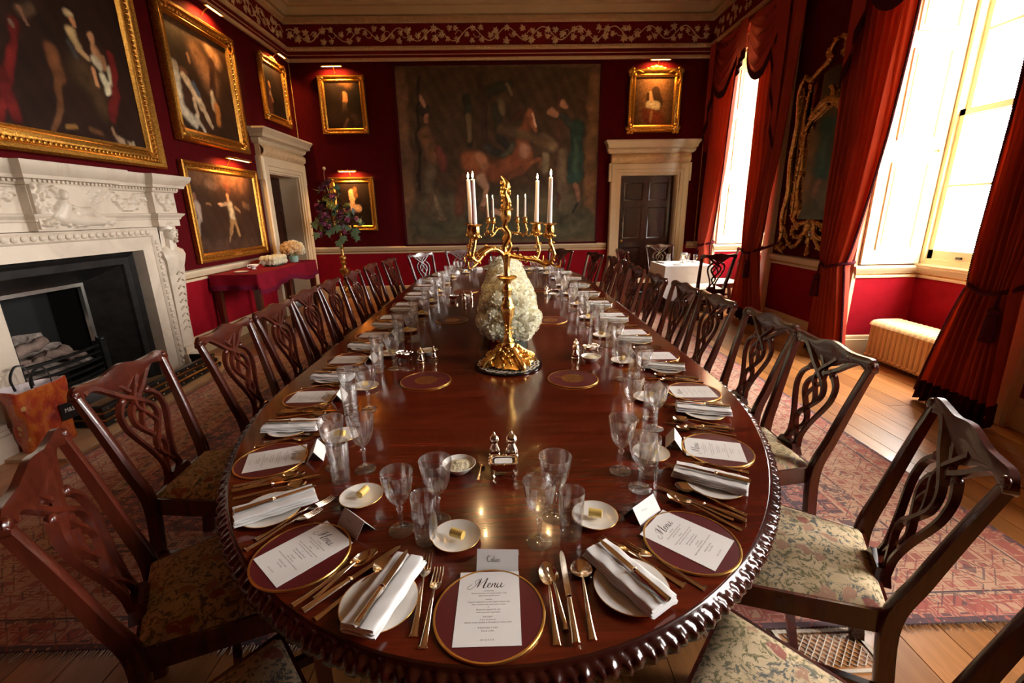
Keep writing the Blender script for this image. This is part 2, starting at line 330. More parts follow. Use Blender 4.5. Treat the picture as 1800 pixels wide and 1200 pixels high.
def tag(o, label, cat=None, group=None, kind=None):
    if label: o['label'] = label
    if cat: o['category'] = cat
    if group: o['group'] = group
    if kind: o['kind'] = kind
    return o
def thing(name, label, cat, loc=(0, 0, 0), rz=0., group=None, M=None, kind=None):
    o = bpy.data.objects.new(name, None); COL.objects.link(o); o.empty_display_size = .1
    if M is not None: o.matrix_basis = M
    else: o.location = loc; o.rotation_euler = (0, 0, rz)
    return tag(o, label, cat, group, kind)
def kids(o): return [c for c in COL.objects if c.parent == o]
def dup(root, tree, loc, rz, label, rx=None):                 # copy of a thing with copies of its parts
    c = root.copy(); COL.objects.link(c); c.location = loc; c.rotation_euler = (0, 0, rz) if rx is None else rx; c['label'] = label
    for part, subs in tree:
        p_ = part.copy(); COL.objects.link(p_); p_.parent = c
        for q in subs: r_ = q.copy(); COL.objects.link(r_); r_.parent = p_
    return c
def tree_of(root): return [(c, kids(c)) for c in kids(root)]
def wallM(side, along, z, off=0.):                             # wall frames: x along the wall to the right, y up, z out into the room
    if side == 'L': return Matrix(((0, 0, 1, XL + off), (1, 0, 0, along), (0, 1, 0, z), (0, 0, 0, 1)))
    if side == 'B': return Matrix(((1, 0, 0, along), (0, 0, -1, YB - off), (0, 1, 0, z), (0, 0, 0, 1)))
    return Matrix(((0, 0, -1, XR - off), (-1, 0, 0, along), (0, 1, 0, z), (0, 0, 0, 1)))
# ================================================================ the room
def struct(o, label=None): 
    o['kind'] = 'structure'
    if label: o['label'] = label
    return o
# floor with its boards
floor = struct(MB().box(XL - .8, XG + .1, YF - .3, YB + .5, -.12, -.022).build('floor', 'floor_gap', smooth=None), 'worn oak floorboards running the length of the room')
bw = .186; x = XL - .02; row = 0
while x < XG + .05:
    y = YF - random.random() * 2.
    while y < YB:
        ln = random.uniform(2.2, 3.9); a, b = max(y, YF), min(y + ln, YB + .02)
        if b - a > .1:
            h = random.uniform(-.0012, 0.)
            mb = MB().box(x + .002, x + bw - .002, a + .0015, b - .0015, -.021, h); mb.build('floorboard', 'oak', floor, smooth=None)
        y += ln
    x += bw; row += 1
ground = struct(MB().box(4.7, 70, -40, 60, -.9, -.7).build('ground', 'outdoor_gravel', smooth=None), 'pale gravel outside the windows')
struct(MB().box(XL - .4, XG + .1, YF - .1, YB + .1, ZC, ZC + .2).build('ceiling', 'ceiling_paint', smooth=None), 'cream plaster ceiling')

def wall_boxes(mb, a0, a1, z0, z1, holes, t0, t1):       # in wall-along / height / depth
    holes = sorted(holes); cur = a0
    for (h0, h1, b0, b1) in holes:
        mb.box(cur, h0, z0, z1, t0, t1)
        if b0 > z0: mb.box(h0, h1, z0, b0, t0, t1)
        if b1 < z1: mb.box(h0, h1, b1, z1, t0, t1)
        cur = h1
    mb.box(cur, a1, z0, z1, t0, t1); return mb
DL = (7.65, 8.74, 2.256)      # doorway in the left wall
DB = (2.25, 3.32, 2.24)       # doorway in the back wall
FP = (3.20, 4.60, 1.30)       # fire opening
mb = wall_boxes(MB(), YF, YB + .3, 0, ZC, [(FP[0], FP[1], 0, FP[2]), (DL[0], DL[1], 0, DL[2])], -.4, 0)
mb.box(FP[0] - .2, FP[1] + .2, 0, 1.6, -.75, -.7).box(DL[0], DL[1], 0, 2.3, -.45, -.4)
mb.xf(wallM('L', 0, 0)); wall_left = struct(mb.build('wall_left', 'wallpaper', smooth=None), 'crimson papered wall with the fireplace')
mb = wall_boxes(MB(), XL, XR + .75, 0, ZC, [(DB[0], DB[1], 0, DB[2])], -.35, 0).box(DB[0], DB[1], 0, 2.3, -.4, -.35).xf(wallM('B', 0, 0))
wall_back = struct(mb.build('wall_back', 'wallpaper', smooth=None), 'crimson papered end wall with the tapestry')
WH = 3.92
mb = wall_boxes(MB(), YF, YB, 0, ZC, [(a, b, 0, WH) for a, b in WIN], -.75, 0)
mb.v = [(XR - z, x, y) for x, y, z in mb.v]; wall_right = struct(mb.build('wall_right', 'wallpaper', smooth=None), 'crimson papered wall with the tall windows')
for a, b in WIN: MB().box(XG + .005, XR + .75, a, b, 0, 1.0).build('window_apron', 'wallpaper', wall_right, smooth=None)
struct(MB().box(XL - .4, XG + .1, YF - .3, YF, 0, ZC).build('wall_front', 'wallpaper', smooth=None), 'crimson papered wall behind the viewer')

# dado rail and skirting, running in and out of the window bays
rp = [(XR, YF)]
for a, b in WIN: rp += [(XR, a), (XG, a), (XG, b), (XR, b)]
rp += [(XR, YB)]
runs = [(rp + [(3.60, YB)], 'right'), ([(2.02, YB), (XL, YB), (XL, 9.01)], 'back'), ([(XL, 7.34), (XL, 5.10)], 'left'), ([(XL, 2.70), (XL, YF)], 'left')]
dado = [(0, .865), (.014, .868), (.018, .885), (.012, .892), (.012, .915), (.022, .925), (.030, .945), (.040, .955), (.046, .975), (.040, .99), (0, 1.0)]
dline = [(.011, .895), (.016, .898), (.016, .912), (.011, .915)]
skirt = [(0, 0), (.026, 0), (.026, .185), (.020, .19), (.020, .205), (.014, .225), (0, .235)]
for k, (pth, side) in enumerate(runs):
    o = struct(MB().run(pth, dado).build('trim_%d' % (k + 1), 'cream', smooth=30), 'moulded cream dado rail on the %s wall%s' % (side, '' if k < 2 else (' between fireplace and door' if k == 2 else ' nearest the viewer')))
    MB().run(pth, [(.0115, .896), (.0145, .897), (.0145, .911), (.0115, .912)]).build('carved_band', 'frame_gold_dark', o, smooth=None)
    struct(MB().run(pth, skirt).build('baseboard_%s' % side, 'skirting', smooth=30), 'painted skirting board of the %s wall%s' % (side, '' if k < 2 else (' between fireplace and door' if k == 2 else ' nearest the viewer')))
# thin gilt fillets up the corners
for nm, (x, y) in (('left', (XL + .012, YB - .012)), ('right', (XR - .012, YB - .012))):
    struct(MB().tube([(x, y, 1.0), (x, y, 4.165)], .010, 6).build('trim_corner', 'frame_gold_dark'), 'thin gilt fillet up the back %s corner' % nm)
# entablature
loop = [(XR, YF), (XR, YB), (XL, YB), (XL, YF)]
def band(name, prof, m, label, sm=30): return struct(MB().run(loop, prof, closed=True).build(name, m, smooth=sm), label)
band('trim_bead', [(0, 4.165), (.035, 4.168), (.045, 4.19), (.038, 4.215), (0, 4.22)], 'plaster_ivory', 'ivory bead along the foot of the cornice')
band('trim_fascia', [(0, 4.22), (.022, 4.221), (.022, 4.265), (.026, 4.27), (.026, 4.325), (0, 4.33)], 'frieze_red', 'red fascia under the frieze')
band('trim_fillet', [(.02, 4.262), (.032, 4.264), (.032, 4.272), (.02, 4.274)], 'plaster_ivory', 'thin ivory fillet on the red fascia', None)
o = band('trim_egg_moulding', [(0, 4.33), (.045, 4.332), (.065, 4.352), (.062, 4.375), (.045, 4.395), (0, 4.40)], 'plaster_ivory', 'ivory moulding below the vine frieze')
mb = MB()
for k in range(150): mb.sphere((XL + .03 + k * .0495, YB - .062, 4.362), .017, 6, 4, (1, 1, 1.3))
for k in range(90): mb.sphere((XL + .062, YB - .03 - k * .0495, 4.362), .017, 6, 4, (1, 1, 1.3))
tag(mb.build('egg_row', 'plaster_ivory', o), None, kind='stuff')
frz = band('trim_frieze', [(.004, 4.40), (.018, 4.402), (.018, 4.738), (.004, 4.74)], 'frieze_red', 'red frieze band with ivory vine leaves')
o = band('trim_dentil_bed', [(0, 4.74), (.06, 4.742), (.06, 4.832), (.075, 4.836), (0, 4.85)], 'plaster_ivory', 'ivory dentil course above the frieze')
mb = MB()
for k in range(136): x0 = XL + .06 + k * .0545; mb.box(x0, x0 + .03, YB - .082, YB - .06, 4.752, 4.787); mb.box(x0 + .015, x0 + .043, YB - .075, YB - .06, 4.797, 4.825)
for k in range(110): y0 = YB - .06 - k * .0545; mb.box(XL + .06, XL + .082, y0 - .03, y0, 4.752, 4.787); mb.box(XR - .082, XR - .06, y0 - .03, y0, 4.752, 4.787)
tag(mb.build('dentil_row', 'plaster_ivory', o, smooth=None), None, kind='stuff')
band('trim_crown', [(0, 4.85), (.10, 4.852), (.11, 4.87), (.16, 4.90), (.19, 4.935), (.24, 4.94), (.25, 4.975), (.30, 5.0), (.30, ZC), (0, ZC)], 'ceiling_paint', 'cream crown moulding at the ceiling')
# vine leaves of the frieze: one leaf, many copies
lf = [(0, -.5), (.1, -.3), (.42, -.38), (.33, -.08), (.5, .12), (.2, .14), (.12, .5), (0, .36), (-.14, .52), (-.2, .14), (-.5, .1), (-.32, -.1), (-.4, -.36), (-.1, -.3)]
mb = MB(); n = len(lf)
mb.add([(x, y, 0) for x, y in lf] + [(x * .9, y * .9, .10) for x, y in lf] + [(0, 0, .22)], [(i, (i + 1) % n, n + (i + 1) % n, n + i) for i in range(n)] + [(n + i, n + (i + 1) % n, 2 * n) for i in range(n)])
leaf_me = mb.mesh('vine_leaf', 40); leaf_me.materials.append(MAT['plaster_ivory'])
def leafrow(side, a0, a1):
    a = a0; k = 0
    while a < a1:
        for zz in ((.10, .24) if k % 3 else (.17,)):
            s = random.uniform(.10, .145); th = random.uniform(-2.6, 2.6)
            o = bpy.data.objects.new('vine_leaf', leaf_me); COL.objects.link(o); o.parent = frz
            o.matrix_basis = wallM(side, a + random.uniform(-.03, .03), 4.40 + zz + random.uniform(-.03, .03), .012) @ Matrix.Rotation(th, 4, 'Z') @ Matrix.Scale(s, 4)
        a += random.uniform(.125, .165); k += 1
leafrow('B', XL + .1, XR - .08); leafrow('L', 6.3, YB - .1); leafrow('R', 7.2, YB - .1)
def vine(side, a0, a1):
    pts = [(a0 + i * .03, 4.57 + .1 * sin((a0 + i * .03) * 2 * pi / .62), .024) for i in range(int((a1 - a0) / .03))]
    mb = MB().tube(pts, .0085, 5)
    for k in range(int((a1 - a0) / .31)):
        c = a0 + .31 * k + .1; s = 1 if k % 2 else -1
        mb.tube(cr([(c, 4.57, .024), (c + .05, 4.57 + s * .05, .03), (c + .10, 4.57 + s * .04, .03), (c + .11, 4.57 + s * .0, .028)], 5), [.007, .004], 5)
    mb.xf(wallM(side, 0, 0)); mb.build('vine_stem', 'plaster_ivory', frz)
vine('B', XL + .05, XR - .05); vine('L', 6.2, YB - .05); vine('R', 7.0, YB - .05)

# ---------------------------------------------------------------- doors
def shelf(mb, x0, x1, d0, prof, fill=True):                   # a projecting cornice in wall coordinates, returned at both ends
    k = MB().run([(x0, 0), (x0, d0), (x1, d0), (x1, 0)], prof); mb.add([(a, c, b) for a, b, c in k.v], k.f)
    if fill: mb.box(x0 + .002, x1 - .002, prof[0][1] + .0005, prof[-1][1] - .0015, 0, d0 - .002)
    return mb
def door(n, side, c, w, H, sw, cw, label, depth, jam=.09):
    root = thing('door_%d' % n, label, None, M=wallM(side, c, 0), kind='structure'); h = w / 2
    arch = [(0, 0), (0, .05), (.03, .055), (.035, .075), (.09, .078), (.095, .095), (sw - .02, .10), (sw, .085), (sw, 0)]
    mb = MB().run([(-h, 0), (-h, H), (h, H), (h, 0)], arch)
    for s in (-1, 1): xa = s * (h + sw); mb.box(min(xa, xa + s * .035), max(xa, xa + s * .035), H - .12, H + sw, 0, .085); mb.box(min(s * h, s * (h + sw + .02)), max(s * h, s * (h + sw + .02)), 0, .22, 0, .115)
    mb.build('architrave', 'cream', root, smooth=25)
    W = h + sw + .03; z = H + sw
    fr = MB().grid(64, 10, lambda u, v: (-W + .03 + 2 * (W - .03) * u, z + .17 * v, .07 + .06 * sin(pi * v) + .012 * sin(u * 95) * sin(v * 12 + u * 30)))
    fr.box(-W + .03, W - .03, z, z + .17, 0, .07); fr.build('carved_frieze', 'plaster_ivory', root, smooth=50)
    mb = shelf(MB(), -W, W, .07, [(0, z + .17), (.015, z + .175), (.04, z + .20), (.05, z + .23), (.05, z + .245)])
    shelf(mb, -W, W, .12, [(cw * .2, z + .245), (cw * .55, z + .26), (cw * .6, z + .30), (cw * .75, z + .325), (cw, z + .36), (cw, z + .385), (0, z + .385)])
    mb.build('cornice', 'cream', root, smooth=25)
    mb = MB()
    for k in range(int(2 * W / .04)): mb.box(-W + k * .04, -W + k * .04 + .022, z + .222, z + .244, .10, .135)
    tag(mb.build('dentils', 'cream', root, smooth=None), None, kind='stuff')
    MB().box(-h - .001, -h + .012, 0, H, -depth, .01).box(h - .012, h + .001, 0, H, -depth, .01).box(-h, h, H - .012, H + .001, -depth, .01).build('jamb_lining', 'cream', root, smooth=None)
    leaf = MB().box(-h + .012, h - .012, .008, H - .012, -depth - .05, -depth).build('leaf', 'door_mahogany', root, smooth=None)
    rows = [(.12, .40), (.46, .74), (.78, .94)]; st = .11
    for (r0, r1) in rows:
        for s in (-1, 1):
            xa, xb = (s * (h - st), s * .055) if s < 0 else (.055, h - st); y0, y1 = H * r0 + .03, H * r1
            mb = MB().run([(xa, y0), (xa, y1), (xb, y1), (xb, y0)][::-1] if False else [(xa, y0), (xb, y0), (xb, y1), (xa, y1)], [(0, -depth), (0, -depth + .012), (.018, -depth + .006), (.026, -depth + .001)], closed=True)
            q = [(xa + .05, y0 + .05), (xb - .05, y0 + .05), (xb - .05, y1 - .05), (xa + .05, y1 - .05)]
            mb.prism(q, -depth + .0005, -depth + .010); mb.build('panel', 'door_mahogany', leaf, smooth=30)
    MB().sphere((-h + .09, 1.02, -depth + .045), .028).tube([(-h + .09, 1.02, -depth), (-h + .09, 1.02, -depth + .03)], .012, 8).build('door_knob', 'brass_lamp', leaf)
    return root
door(1, 'L', (DL[0] + DL[1]) / 2, DL[1] - DL[0], DL[2], .22, .13, 'dark mahogany door in a cream surround beside the side table', .30)
door(2, 'B', (DB[0] + DB[1]) / 2, DB[1] - DB[0], DB[2], .20, .10, 'dark six-panel mahogany door in a cream surround on the end wall', .12)

# ---------------------------------------------------------------- windows
def window(n, a, b, label):
    root = thing('window_%d' % n, label, None, loc=(0, 0, 0), kind='structure'); h = (b - a) / 2; c = (a + b) / 2
    MB().box(XG - .02, XR + .75, a, a + .07, 1.0, WH).box(XG - .02, XR + .75, b - .07, b, 1.0, WH).box(XG - .02, XR + .75, a, b, WH - .07, WH).build('frame', 'white_paint', root, smooth=None)
    MB().run([(XG, a + .01), (XG, b - .01)], [(-.08, .985), (.05, .985), (.055, 1.0), (.05, 1.012), (-.08, 1.015)]).box(XG - .01, XR + .75, a, b, 1.0, 1.07).build('sill', 'white_paint', root, smooth=30)
    y0, y1 = a + .07, b - .07; zm = 2.45
    for k, (z0, z1, xx) in enumerate(((1.07, zm + .03, XG + .01), (zm - .03, WH - .07, XG + .055))):
        sash = MB().box(xx, xx + .04, y0, y0 + .055, z0, z1).box(xx, xx + .04, y1 - .055, y1, z0, z1).box(xx, xx + .04, y0, y1, z0, z0 + (.09 if k == 0 else .055)).box(xx, xx + .04, y0, y1, z1 - .055, z1).build('sash', 'white_paint', root, smooth=None)
        nz, ny = 2, 3; zz0, zz1 = z0 + .07, z1 - .055
        for i in range(1, ny): yy = y0 + .055 + (y1 - y0 - .11) * i / ny; MB().box(xx + .005, xx + .035, yy - .011, yy + .011, zz0, zz1).build('glazing_bar', 'white_paint', sash, smooth=None)
        for j in range(1, nz): z_ = zz0 + (zz1 - zz0) * j / nz; MB().box(xx + .004, xx + .036, y0 + .05, y1 - .05, z_ - .011, z_ + .011).build('glazing_bar', 'white_paint', sash, smooth=None)
        for i in range(ny):
            for j in range(nz):
                ya, yb = y0 + .055 + (y1 - y0 - .11) * i / ny, y0 + .055 + (y1 - y0 - .11) * (i + 1) / ny; za, zb = zz0 + (zz1 - zz0) * j / nz, zz0 + (zz1 - zz0) * (j + 1) / nz
                MB().box(xx + .018, xx + .022, ya, yb, za, zb).build('pane', 'window_glass', sash, smooth=None)
        if k == 0:
            for yy in (y0 + .35, y1 - .35): MB().box(xx - .02, xx, yy - .025, yy + .025, z0 + .02, z0 + .04).build('sash_lift', 'black_lacquer', sash, smooth=None)
    # shutters folded back on the reveals, with raised panels
    for s, yr in ((1, a), (-1, b)):
        body = MB().box(XR + .005, XG - .03, min(yr, yr + s * .03), max(yr, yr + s * .03), 1.012, WH).build('shutter', 'white_paint', root, smooth=None)
        for (z0, z1) in ((1.16, 2.02), (2.22, 3.02), (3.16, 3.74)):
            x0, x1 = XR + .12, XG - .14; yy = yr + s * .03
            mb = MB().run([(x0, z0), (x1, z0), (x1, z1), (x0, z1)], [(0, 0), (0, .016), (.022, .014), (.034, 0)], closed=True); mb.prism([(x0 + .05, z0 + .05), (x1 - .05, z0 + .05), (x1 - .05, z1 - .05), (x0 + .05, z1 - .05)], 0, .009)
            mb.v = [(x_, yy + s * z_, y_) for x_, y_, z_ in mb.v]; mb.build('shutter_panel', 'white_paint', body, smooth=None)
        MB().sphere((XG - .10, yr + s * .05, 2.12), .014).build('shutter_knob', 'brass_lamp', body)
    MB().box(XR + .005, XG - .03, a, b, WH - .03, WH).build('soffit', 'white_paint', root, smooth=None)
    # architrave on the room face
    mb = MB().run([(-b - .0, 0), (-b - .0, WH), (-a + .0, WH), (-a + .0, 0)], [(0, 0), (0, .04), (.02, .05), (.16, .055), (.175, .07), (.20, .06), (.20, 0)]); mb.v = [(XR - z_, -x_, y_) for x_, y_, z_ in mb.v]
    mb.build('architrave', 'cream', root, smooth=30)
    return root
window(1, *WIN[2], 'far tall sash window between red curtains')
window(2, *WIN[1], 'near tall sash window above the radiator')
window(3, *WIN[0], 'tall sash window nearest the viewer')
# ================================================================ pictures
PAINT = {
 'TAP': [(-1.75,4.14,1.74,4.11,.08,.08,(.1,.055,.025),.3), (-1.73,3.96,-1.76,1.18,.107,.118,(.115,.06,.03),.35), (1.69,3.93,1.67,1.13,.117,.119,(.13,.065,.03),.35), (-1.83,1.09,1.74,1.01,.065,.065,(.1,.06,.03),.3), (-1.74,1.08,-1.64,1.64,.119,.104,(.075,.055,.03),.3), (1.69,1.02,1.61,1.55,.12,.105,(.075,.055,.03),.3), (-1.5,1.39,1.51,1.34,.317,.319,(.055,.05,.028),.8), (-1.31,1.75,1.28,1.72,.289,.291,(.07,.055,.032),.8), (-1.43,3.87,-1.56,2.06,.027,.03,(.02,.012,.008),.5), (-.57,3.59,-.56,2.79,.064,.048,(.028,.026,.014),.5), (-.56,3.27,-.57,2.89,.047,.038,(.12,.08,.04),.6), (-.16,3.68,.18,3.77,.091,.064,(.028,.026,.014),.5), (-.1,3.4,-.01,2.93,.093,.077,(.03,.026,.014),.5), (.0,3.54,.02,3.35,.055,.056,(.12,.08,.045),.6), (.13,3.77,.2,3.63,.036,.037,(.13,.085,.05),.6), (-.32,3.95,-.31,2.74,.045,.058,(.045,.022,.015),.5), (-1.36,3.37,-1.29,3.42,.084,.065,(.03,.02,.015),.3), (-1.42,3.58,-1.34,3.47,.037,.028,(.3,.16,.1),.4), (-1.29,3.3,-1.32,3.19,.047,.047,(.26,.12,.07),.3), (-1.36,2.99,-1.26,2.61,.124,.137,(.16,.075,.035),.4), (-1.14,2.75,-1.04,2.41,.068,.079,(.11,.03,.022),.4), (-1.32,2.36,-1.38,2.01,.129,.112,(.09,.065,.04),.4), (-1.28,1.91,-1.16,1.57,.051,.042,(.14,.1,.06),.3), (-1.35,1.91,-1.43,1.6,.051,.042,(.08,.05,.03),.3), (-1.19,1.53,-1.11,1.52,.042,.031,(.12,.08,.05),.3), (-.53,2.5,-.11,2.35,.197,.189,(.19,.062,.026),.3), (-.4,2.6,-.32,2.45,.088,.089,(.3,.13,.07),.7), (-.7,2.25,-.8,1.64,.09,.104,(.1,.038,.02),.4), (-.11,2.3,.37,2.49,.16,.178,(.17,.055,.024),.3), (.37,2.49,.4,2.97,.188,.115,(.19,.06,.026),.3), (.4,2.97,.55,3.25,.115,.085,(.17,.055,.024),.3), (.55,3.27,.67,3.02,.075,.038,(.2,.07,.03),.3), (.59,3.28,.67,3.09,.019,.019,(.5,.3,.2),.5), (.25,3.26,.41,3.34,.075,.056,(.06,.02,.012),.5), (.42,2.71,.4,2.59,.088,.069,(.34,.17,.11),.7), (.47,2.44,.79,2.53,.059,.039,(.17,.06,.026),.3), (.79,2.53,.72,2.37,.039,.03,(.16,.06,.03),.3), (.37,2.34,.15,2.22,.07,.05,(.13,.045,.022),.3), (-.38,2.25,-.28,2.05,.09,.061,(.4,.24,.16),.5), (-.28,2.05,-.37,1.69,.051,.042,(.34,.2,.13),.4), (-.37,1.69,-.22,1.53,.042,.042,(.13,.06,.035),.4), (-.6,2.05,-.56,1.59,.071,.042,(.13,.05,.025),.4), (-.15,1.61,-.02,1.57,.042,.042,(.42,.24,.17),.5), (-.26,2.79,-.05,2.66,.068,.068,(.03,.028,.026),.3), (.01,2.93,.11,2.72,.058,.058,(.025,.025,.022),.3), (.05,2.59,.21,2.78,.078,.058,(.06,.055,.035),.4), (.92,3.37,1.02,3.3,.065,.056,(.28,.14,.08),.4), (1.15,3.46,1.21,3.41,.046,.037,(.26,.13,.08),.4), (1.08,3.62,1.09,1.72,.023,.026,(.07,.025,.018),.3), (1.11,3.25,1.36,3.06,.056,.057,(.028,.03,.024),.3), (1.41,3.1,1.4,2.22,.114,.141,(.018,.04,.032),.25), (1.39,2.82,1.42,2.32,.039,.06,(.04,.07,.045),.7), (1.43,2.07,1.47,1.82,.051,.041,(.15,.07,.045),.3), (1.45,1.74,1.37,1.59,.031,.031,(.02,.018,.015),.3), (.79,2.92,1.0,2.74,.077,.097,(.14,.09,.05),.6), (.84,2.63,.84,2.38,.069,.09,(.16,.12,.07),.5), (1.16,2.62,1.17,2.03,.078,.102,(.12,.085,.05),.6), (.01,3.07,.84,2.82,.095,.097,(.1,.06,.03),.8)],
 'BIG': [(4.03,3.03,3.71,2.23,.035,.042,(.16,.012,.01),.5), (3.8,2.66,3.87,2.33,.059,.035,(.13,.01,.009),.5), (4.1,3.12,4.22,3.21,.044,.041,(.1,.055,.03),.6), (4.1,3.15,4.14,3.07,.022,.013,(.26,.12,.07),.5), (4.0,3.02,4.0,2.99,.013,.013,(.24,.15,.1),.6), (4.28,2.94,4.32,2.76,.061,.062,(.155,.055,.02),.5), (4.31,2.76,4.22,2.48,.043,.029,(.15,.055,.02),.45), (4.22,2.48,4.11,2.28,.028,.023,(.15,.06,.025),.4), (4.11,2.27,4.13,2.25,.028,.019,(.18,.07,.03),.5), (4.54,2.86,4.72,2.58,.13,.117,(.055,.028,.012),.9), (4.55,3.3,4.58,3.29,.034,.03,(.42,.3,.17),.5), (4.58,3.25,4.58,3.21,.03,.025,(.46,.2,.09),.35), (4.53,3.15,4.57,3.04,.044,.045,(.44,.3,.14),.5), (4.56,3.02,4.65,2.98,.03,.026,(.46,.28,.13),.5), (4.48,3.04,4.51,2.96,.029,.03,(.06,.05,.045),.5), (4.74,3.17,4.75,3.13,.031,.031,(.5,.24,.12),.35), (4.76,3.07,4.79,2.98,.052,.048,(.46,.22,.1),.4), (4.83,3.03,4.83,2.94,.021,.021,(.44,.2,.09),.4), (4.73,2.98,4.76,2.96,.042,.037,(.55,.45,.3),.5), (4.67,2.9,4.69,2.77,.026,.021,(.44,.2,.09),.4), (4.77,2.88,4.8,2.79,.037,.043,(.6,.52,.34),.4), (4.88,2.93,4.89,2.81,.043,.044,(.56,.48,.3),.4), (4.77,2.76,4.85,2.81,.032,.027,(.62,.54,.36),.4), (4.92,3.06,4.91,2.74,.043,.033,(.15,.012,.01),.5), (4.87,2.76,4.79,2.5,.055,.038,(.13,.012,.01),.5), (4.75,2.42,4.78,2.32,.016,.027,(.26,.14,.08),.5), (4.8,2.33,4.95,2.29,.039,.034,(.3,.2,.12),.4), (4.88,2.34,4.9,2.29,.017,.017,(.06,.03,.02),.4), (4.98,2.33,4.99,2.26,.017,.012,(.36,.26,.16),.5), (4.24,2.35,4.33,2.36,.019,.02,(.24,.11,.03),.5), (4.5,2.38,4.6,2.37,.026,.032,(.12,.05,.02),.6), (3.77,2.27,3.82,2.28,.017,.013,(.2,.12,.08),.5), (3.62,2.08,4.86,2.18,.058,.079,(.075,.03,.014),.8)],
 'PIC2': [(5.91,3.73,6.78,3.86,.193,.179,(.1,.045,.02),.9), (6.28,3.51,6.5,3.26,.125,.175,(.23,.11,.05),.9), (6.57,3.63,6.74,3.52,.073,.09,(.28,.15,.08),.8), (6.6,3.48,6.52,3.11,.059,.066,(.045,.018,.01),.6), (5.91,3.0,6.19,2.72,.147,.17,(.05,.022,.012),.7), (5.86,3.26,5.86,3.19,.052,.046,(.55,.42,.28),.4), (5.86,3.16,5.82,2.86,.059,.086,(.62,.54,.4),.5), (5.96,3.24,6.04,3.24,.04,.034,(.15,.06,.03),.4), (6.13,3.44,6.15,3.37,.024,.027,(.5,.25,.12),.4), (5.98,3.18,6.13,3.05,.054,.062,(.62,.47,.3),.35), (6.13,3.05,6.24,2.89,.062,.057,(.62,.47,.3),.35), (6.24,2.89,6.38,2.69,.043,.029,(.58,.42,.26),.35), (6.1,2.95,6.12,2.77,.035,.028,(.58,.42,.26),.4), (5.81,2.83,6.05,2.69,.073,.062,(.56,.5,.38),.5), (6.09,2.76,6.23,2.58,.042,.022,(.54,.46,.34),.4), (6.15,3.12,6.2,3.03,.042,.042,(.07,.09,.12),.6), (6.49,3.1,6.51,2.94,.044,.059,(.5,.38,.24),.5), (6.55,2.95,6.54,2.78,.067,.053,(.4,.15,.035),.6), (5.73,2.64,5.88,2.57,.039,.034,(.16,.07,.03),.6)],
 'PIC3': [(8.13,3.63,8.15,3.58,.032,.032,(.6,.26,.1),.3), (8.12,3.51,8.07,3.17,.065,.093,(.1,.03,.018),.5), (8.16,3.45,8.19,3.38,.028,.028,(.32,.14,.07),.5), (8.14,3.51,8.13,3.47,.019,.028,(.45,.28,.16),.4)],
 'PIC4': [(5.83,2.1,6.87,2.07,.151,.179,(.13,.055,.028),.9), (6.05,2.0,6.19,1.99,.071,.066,(.17,.085,.05),.5), (5.56,1.25,6.9,1.2,.122,.152,(.06,.028,.016),.8), (5.75,1.85,5.75,1.81,.031,.034,(.2,.09,.05),.35), (5.77,1.75,5.77,1.58,.048,.042,(.36,.26,.2),.35), (5.71,1.73,5.7,1.61,.02,.021,(.32,.22,.16),.35), (5.75,1.56,5.63,1.25,.035,.024,(.26,.19,.14),.4), (6.04,1.75,5.95,1.76,.014,.014,(.26,.12,.06),.5), (6.43,1.86,6.43,1.82,.031,.031,(.45,.2,.09),.3), (6.46,1.74,6.47,1.56,.066,.058,(.44,.33,.2),.5), (6.39,1.77,6.23,1.74,.027,.019,(.34,.22,.13),.5), (6.21,1.76,6.28,1.75,.015,.015,(.6,.3,.15),.3), (6.57,1.71,6.66,1.66,.028,.02,(.28,.15,.07),.5), (6.43,1.53,6.37,1.38,.047,.035,(.26,.14,.05),.5), (6.51,1.53,6.56,1.37,.039,.032,(.24,.13,.05),.5), (6.41,1.42,6.31,1.27,.023,.015,(.22,.12,.06),.4), (6.8,1.76,6.91,1.72,.041,.05,(.12,.06,.03),.5), (6.44,2.0,6.47,1.93,.061,.046,(.16,.05,.025),.7)],
 'B1': [(-2.69,3.89,-2.66,3.84,.144,.09,(.2,.08,.02),.9), (-2.75,3.65,-2.75,3.56,.05,.055,(.55,.24,.09),.3), (-2.76,3.49,-2.77,3.38,.046,.056,(.12,.07,.04),.6), (-2.8,3.67,-2.83,3.51,.027,.037,(.03,.012,.008),.5), (-2.94,3.29,-2.45,3.15,.206,.189,(.035,.018,.012),.7), (-2.73,3.25,-2.8,3.13,.028,.028,(.12,.06,.03),.5), (-2.62,3.29,-2.55,3.2,.056,.066,(.06,.03,.02),.6)],
 'B2': [(-2.8,2.0,-2.8,1.9,.061,.062,(.64,.34,.17),.25), (-2.8,1.86,-2.81,1.76,.041,.052,(.6,.32,.16),.3), (-2.9,1.72,-2.71,1.71,.083,.073,(.64,.36,.19),.3), (-2.74,2.06,-2.73,1.93,.041,.041,(.16,.06,.02),.4), (-2.83,1.52,-2.77,1.36,.168,.191,(.022,.01,.007),.4)],
 'B3': [(2.75,3.74,2.8,3.28,.33,.359,(.17,.075,.028),.8), (2.73,3.59,2.74,3.51,.065,.065,(.62,.34,.16),.25), (2.8,3.65,2.87,3.46,.074,.084,(.045,.02,.01),.35), (2.67,3.6,2.67,3.48,.028,.028,(.05,.02,.01),.4), (2.7,3.43,2.83,3.41,.065,.075,(.6,.48,.3),.35), (2.72,3.23,2.83,3.16,.133,.171,(.22,.045,.02),.4), (2.61,3.33,2.69,3.16,.047,.057,(.14,.03,.015),.5), (2.75,3.3,2.74,3.16,.028,.029,(.34,.16,.06),.5)],
}
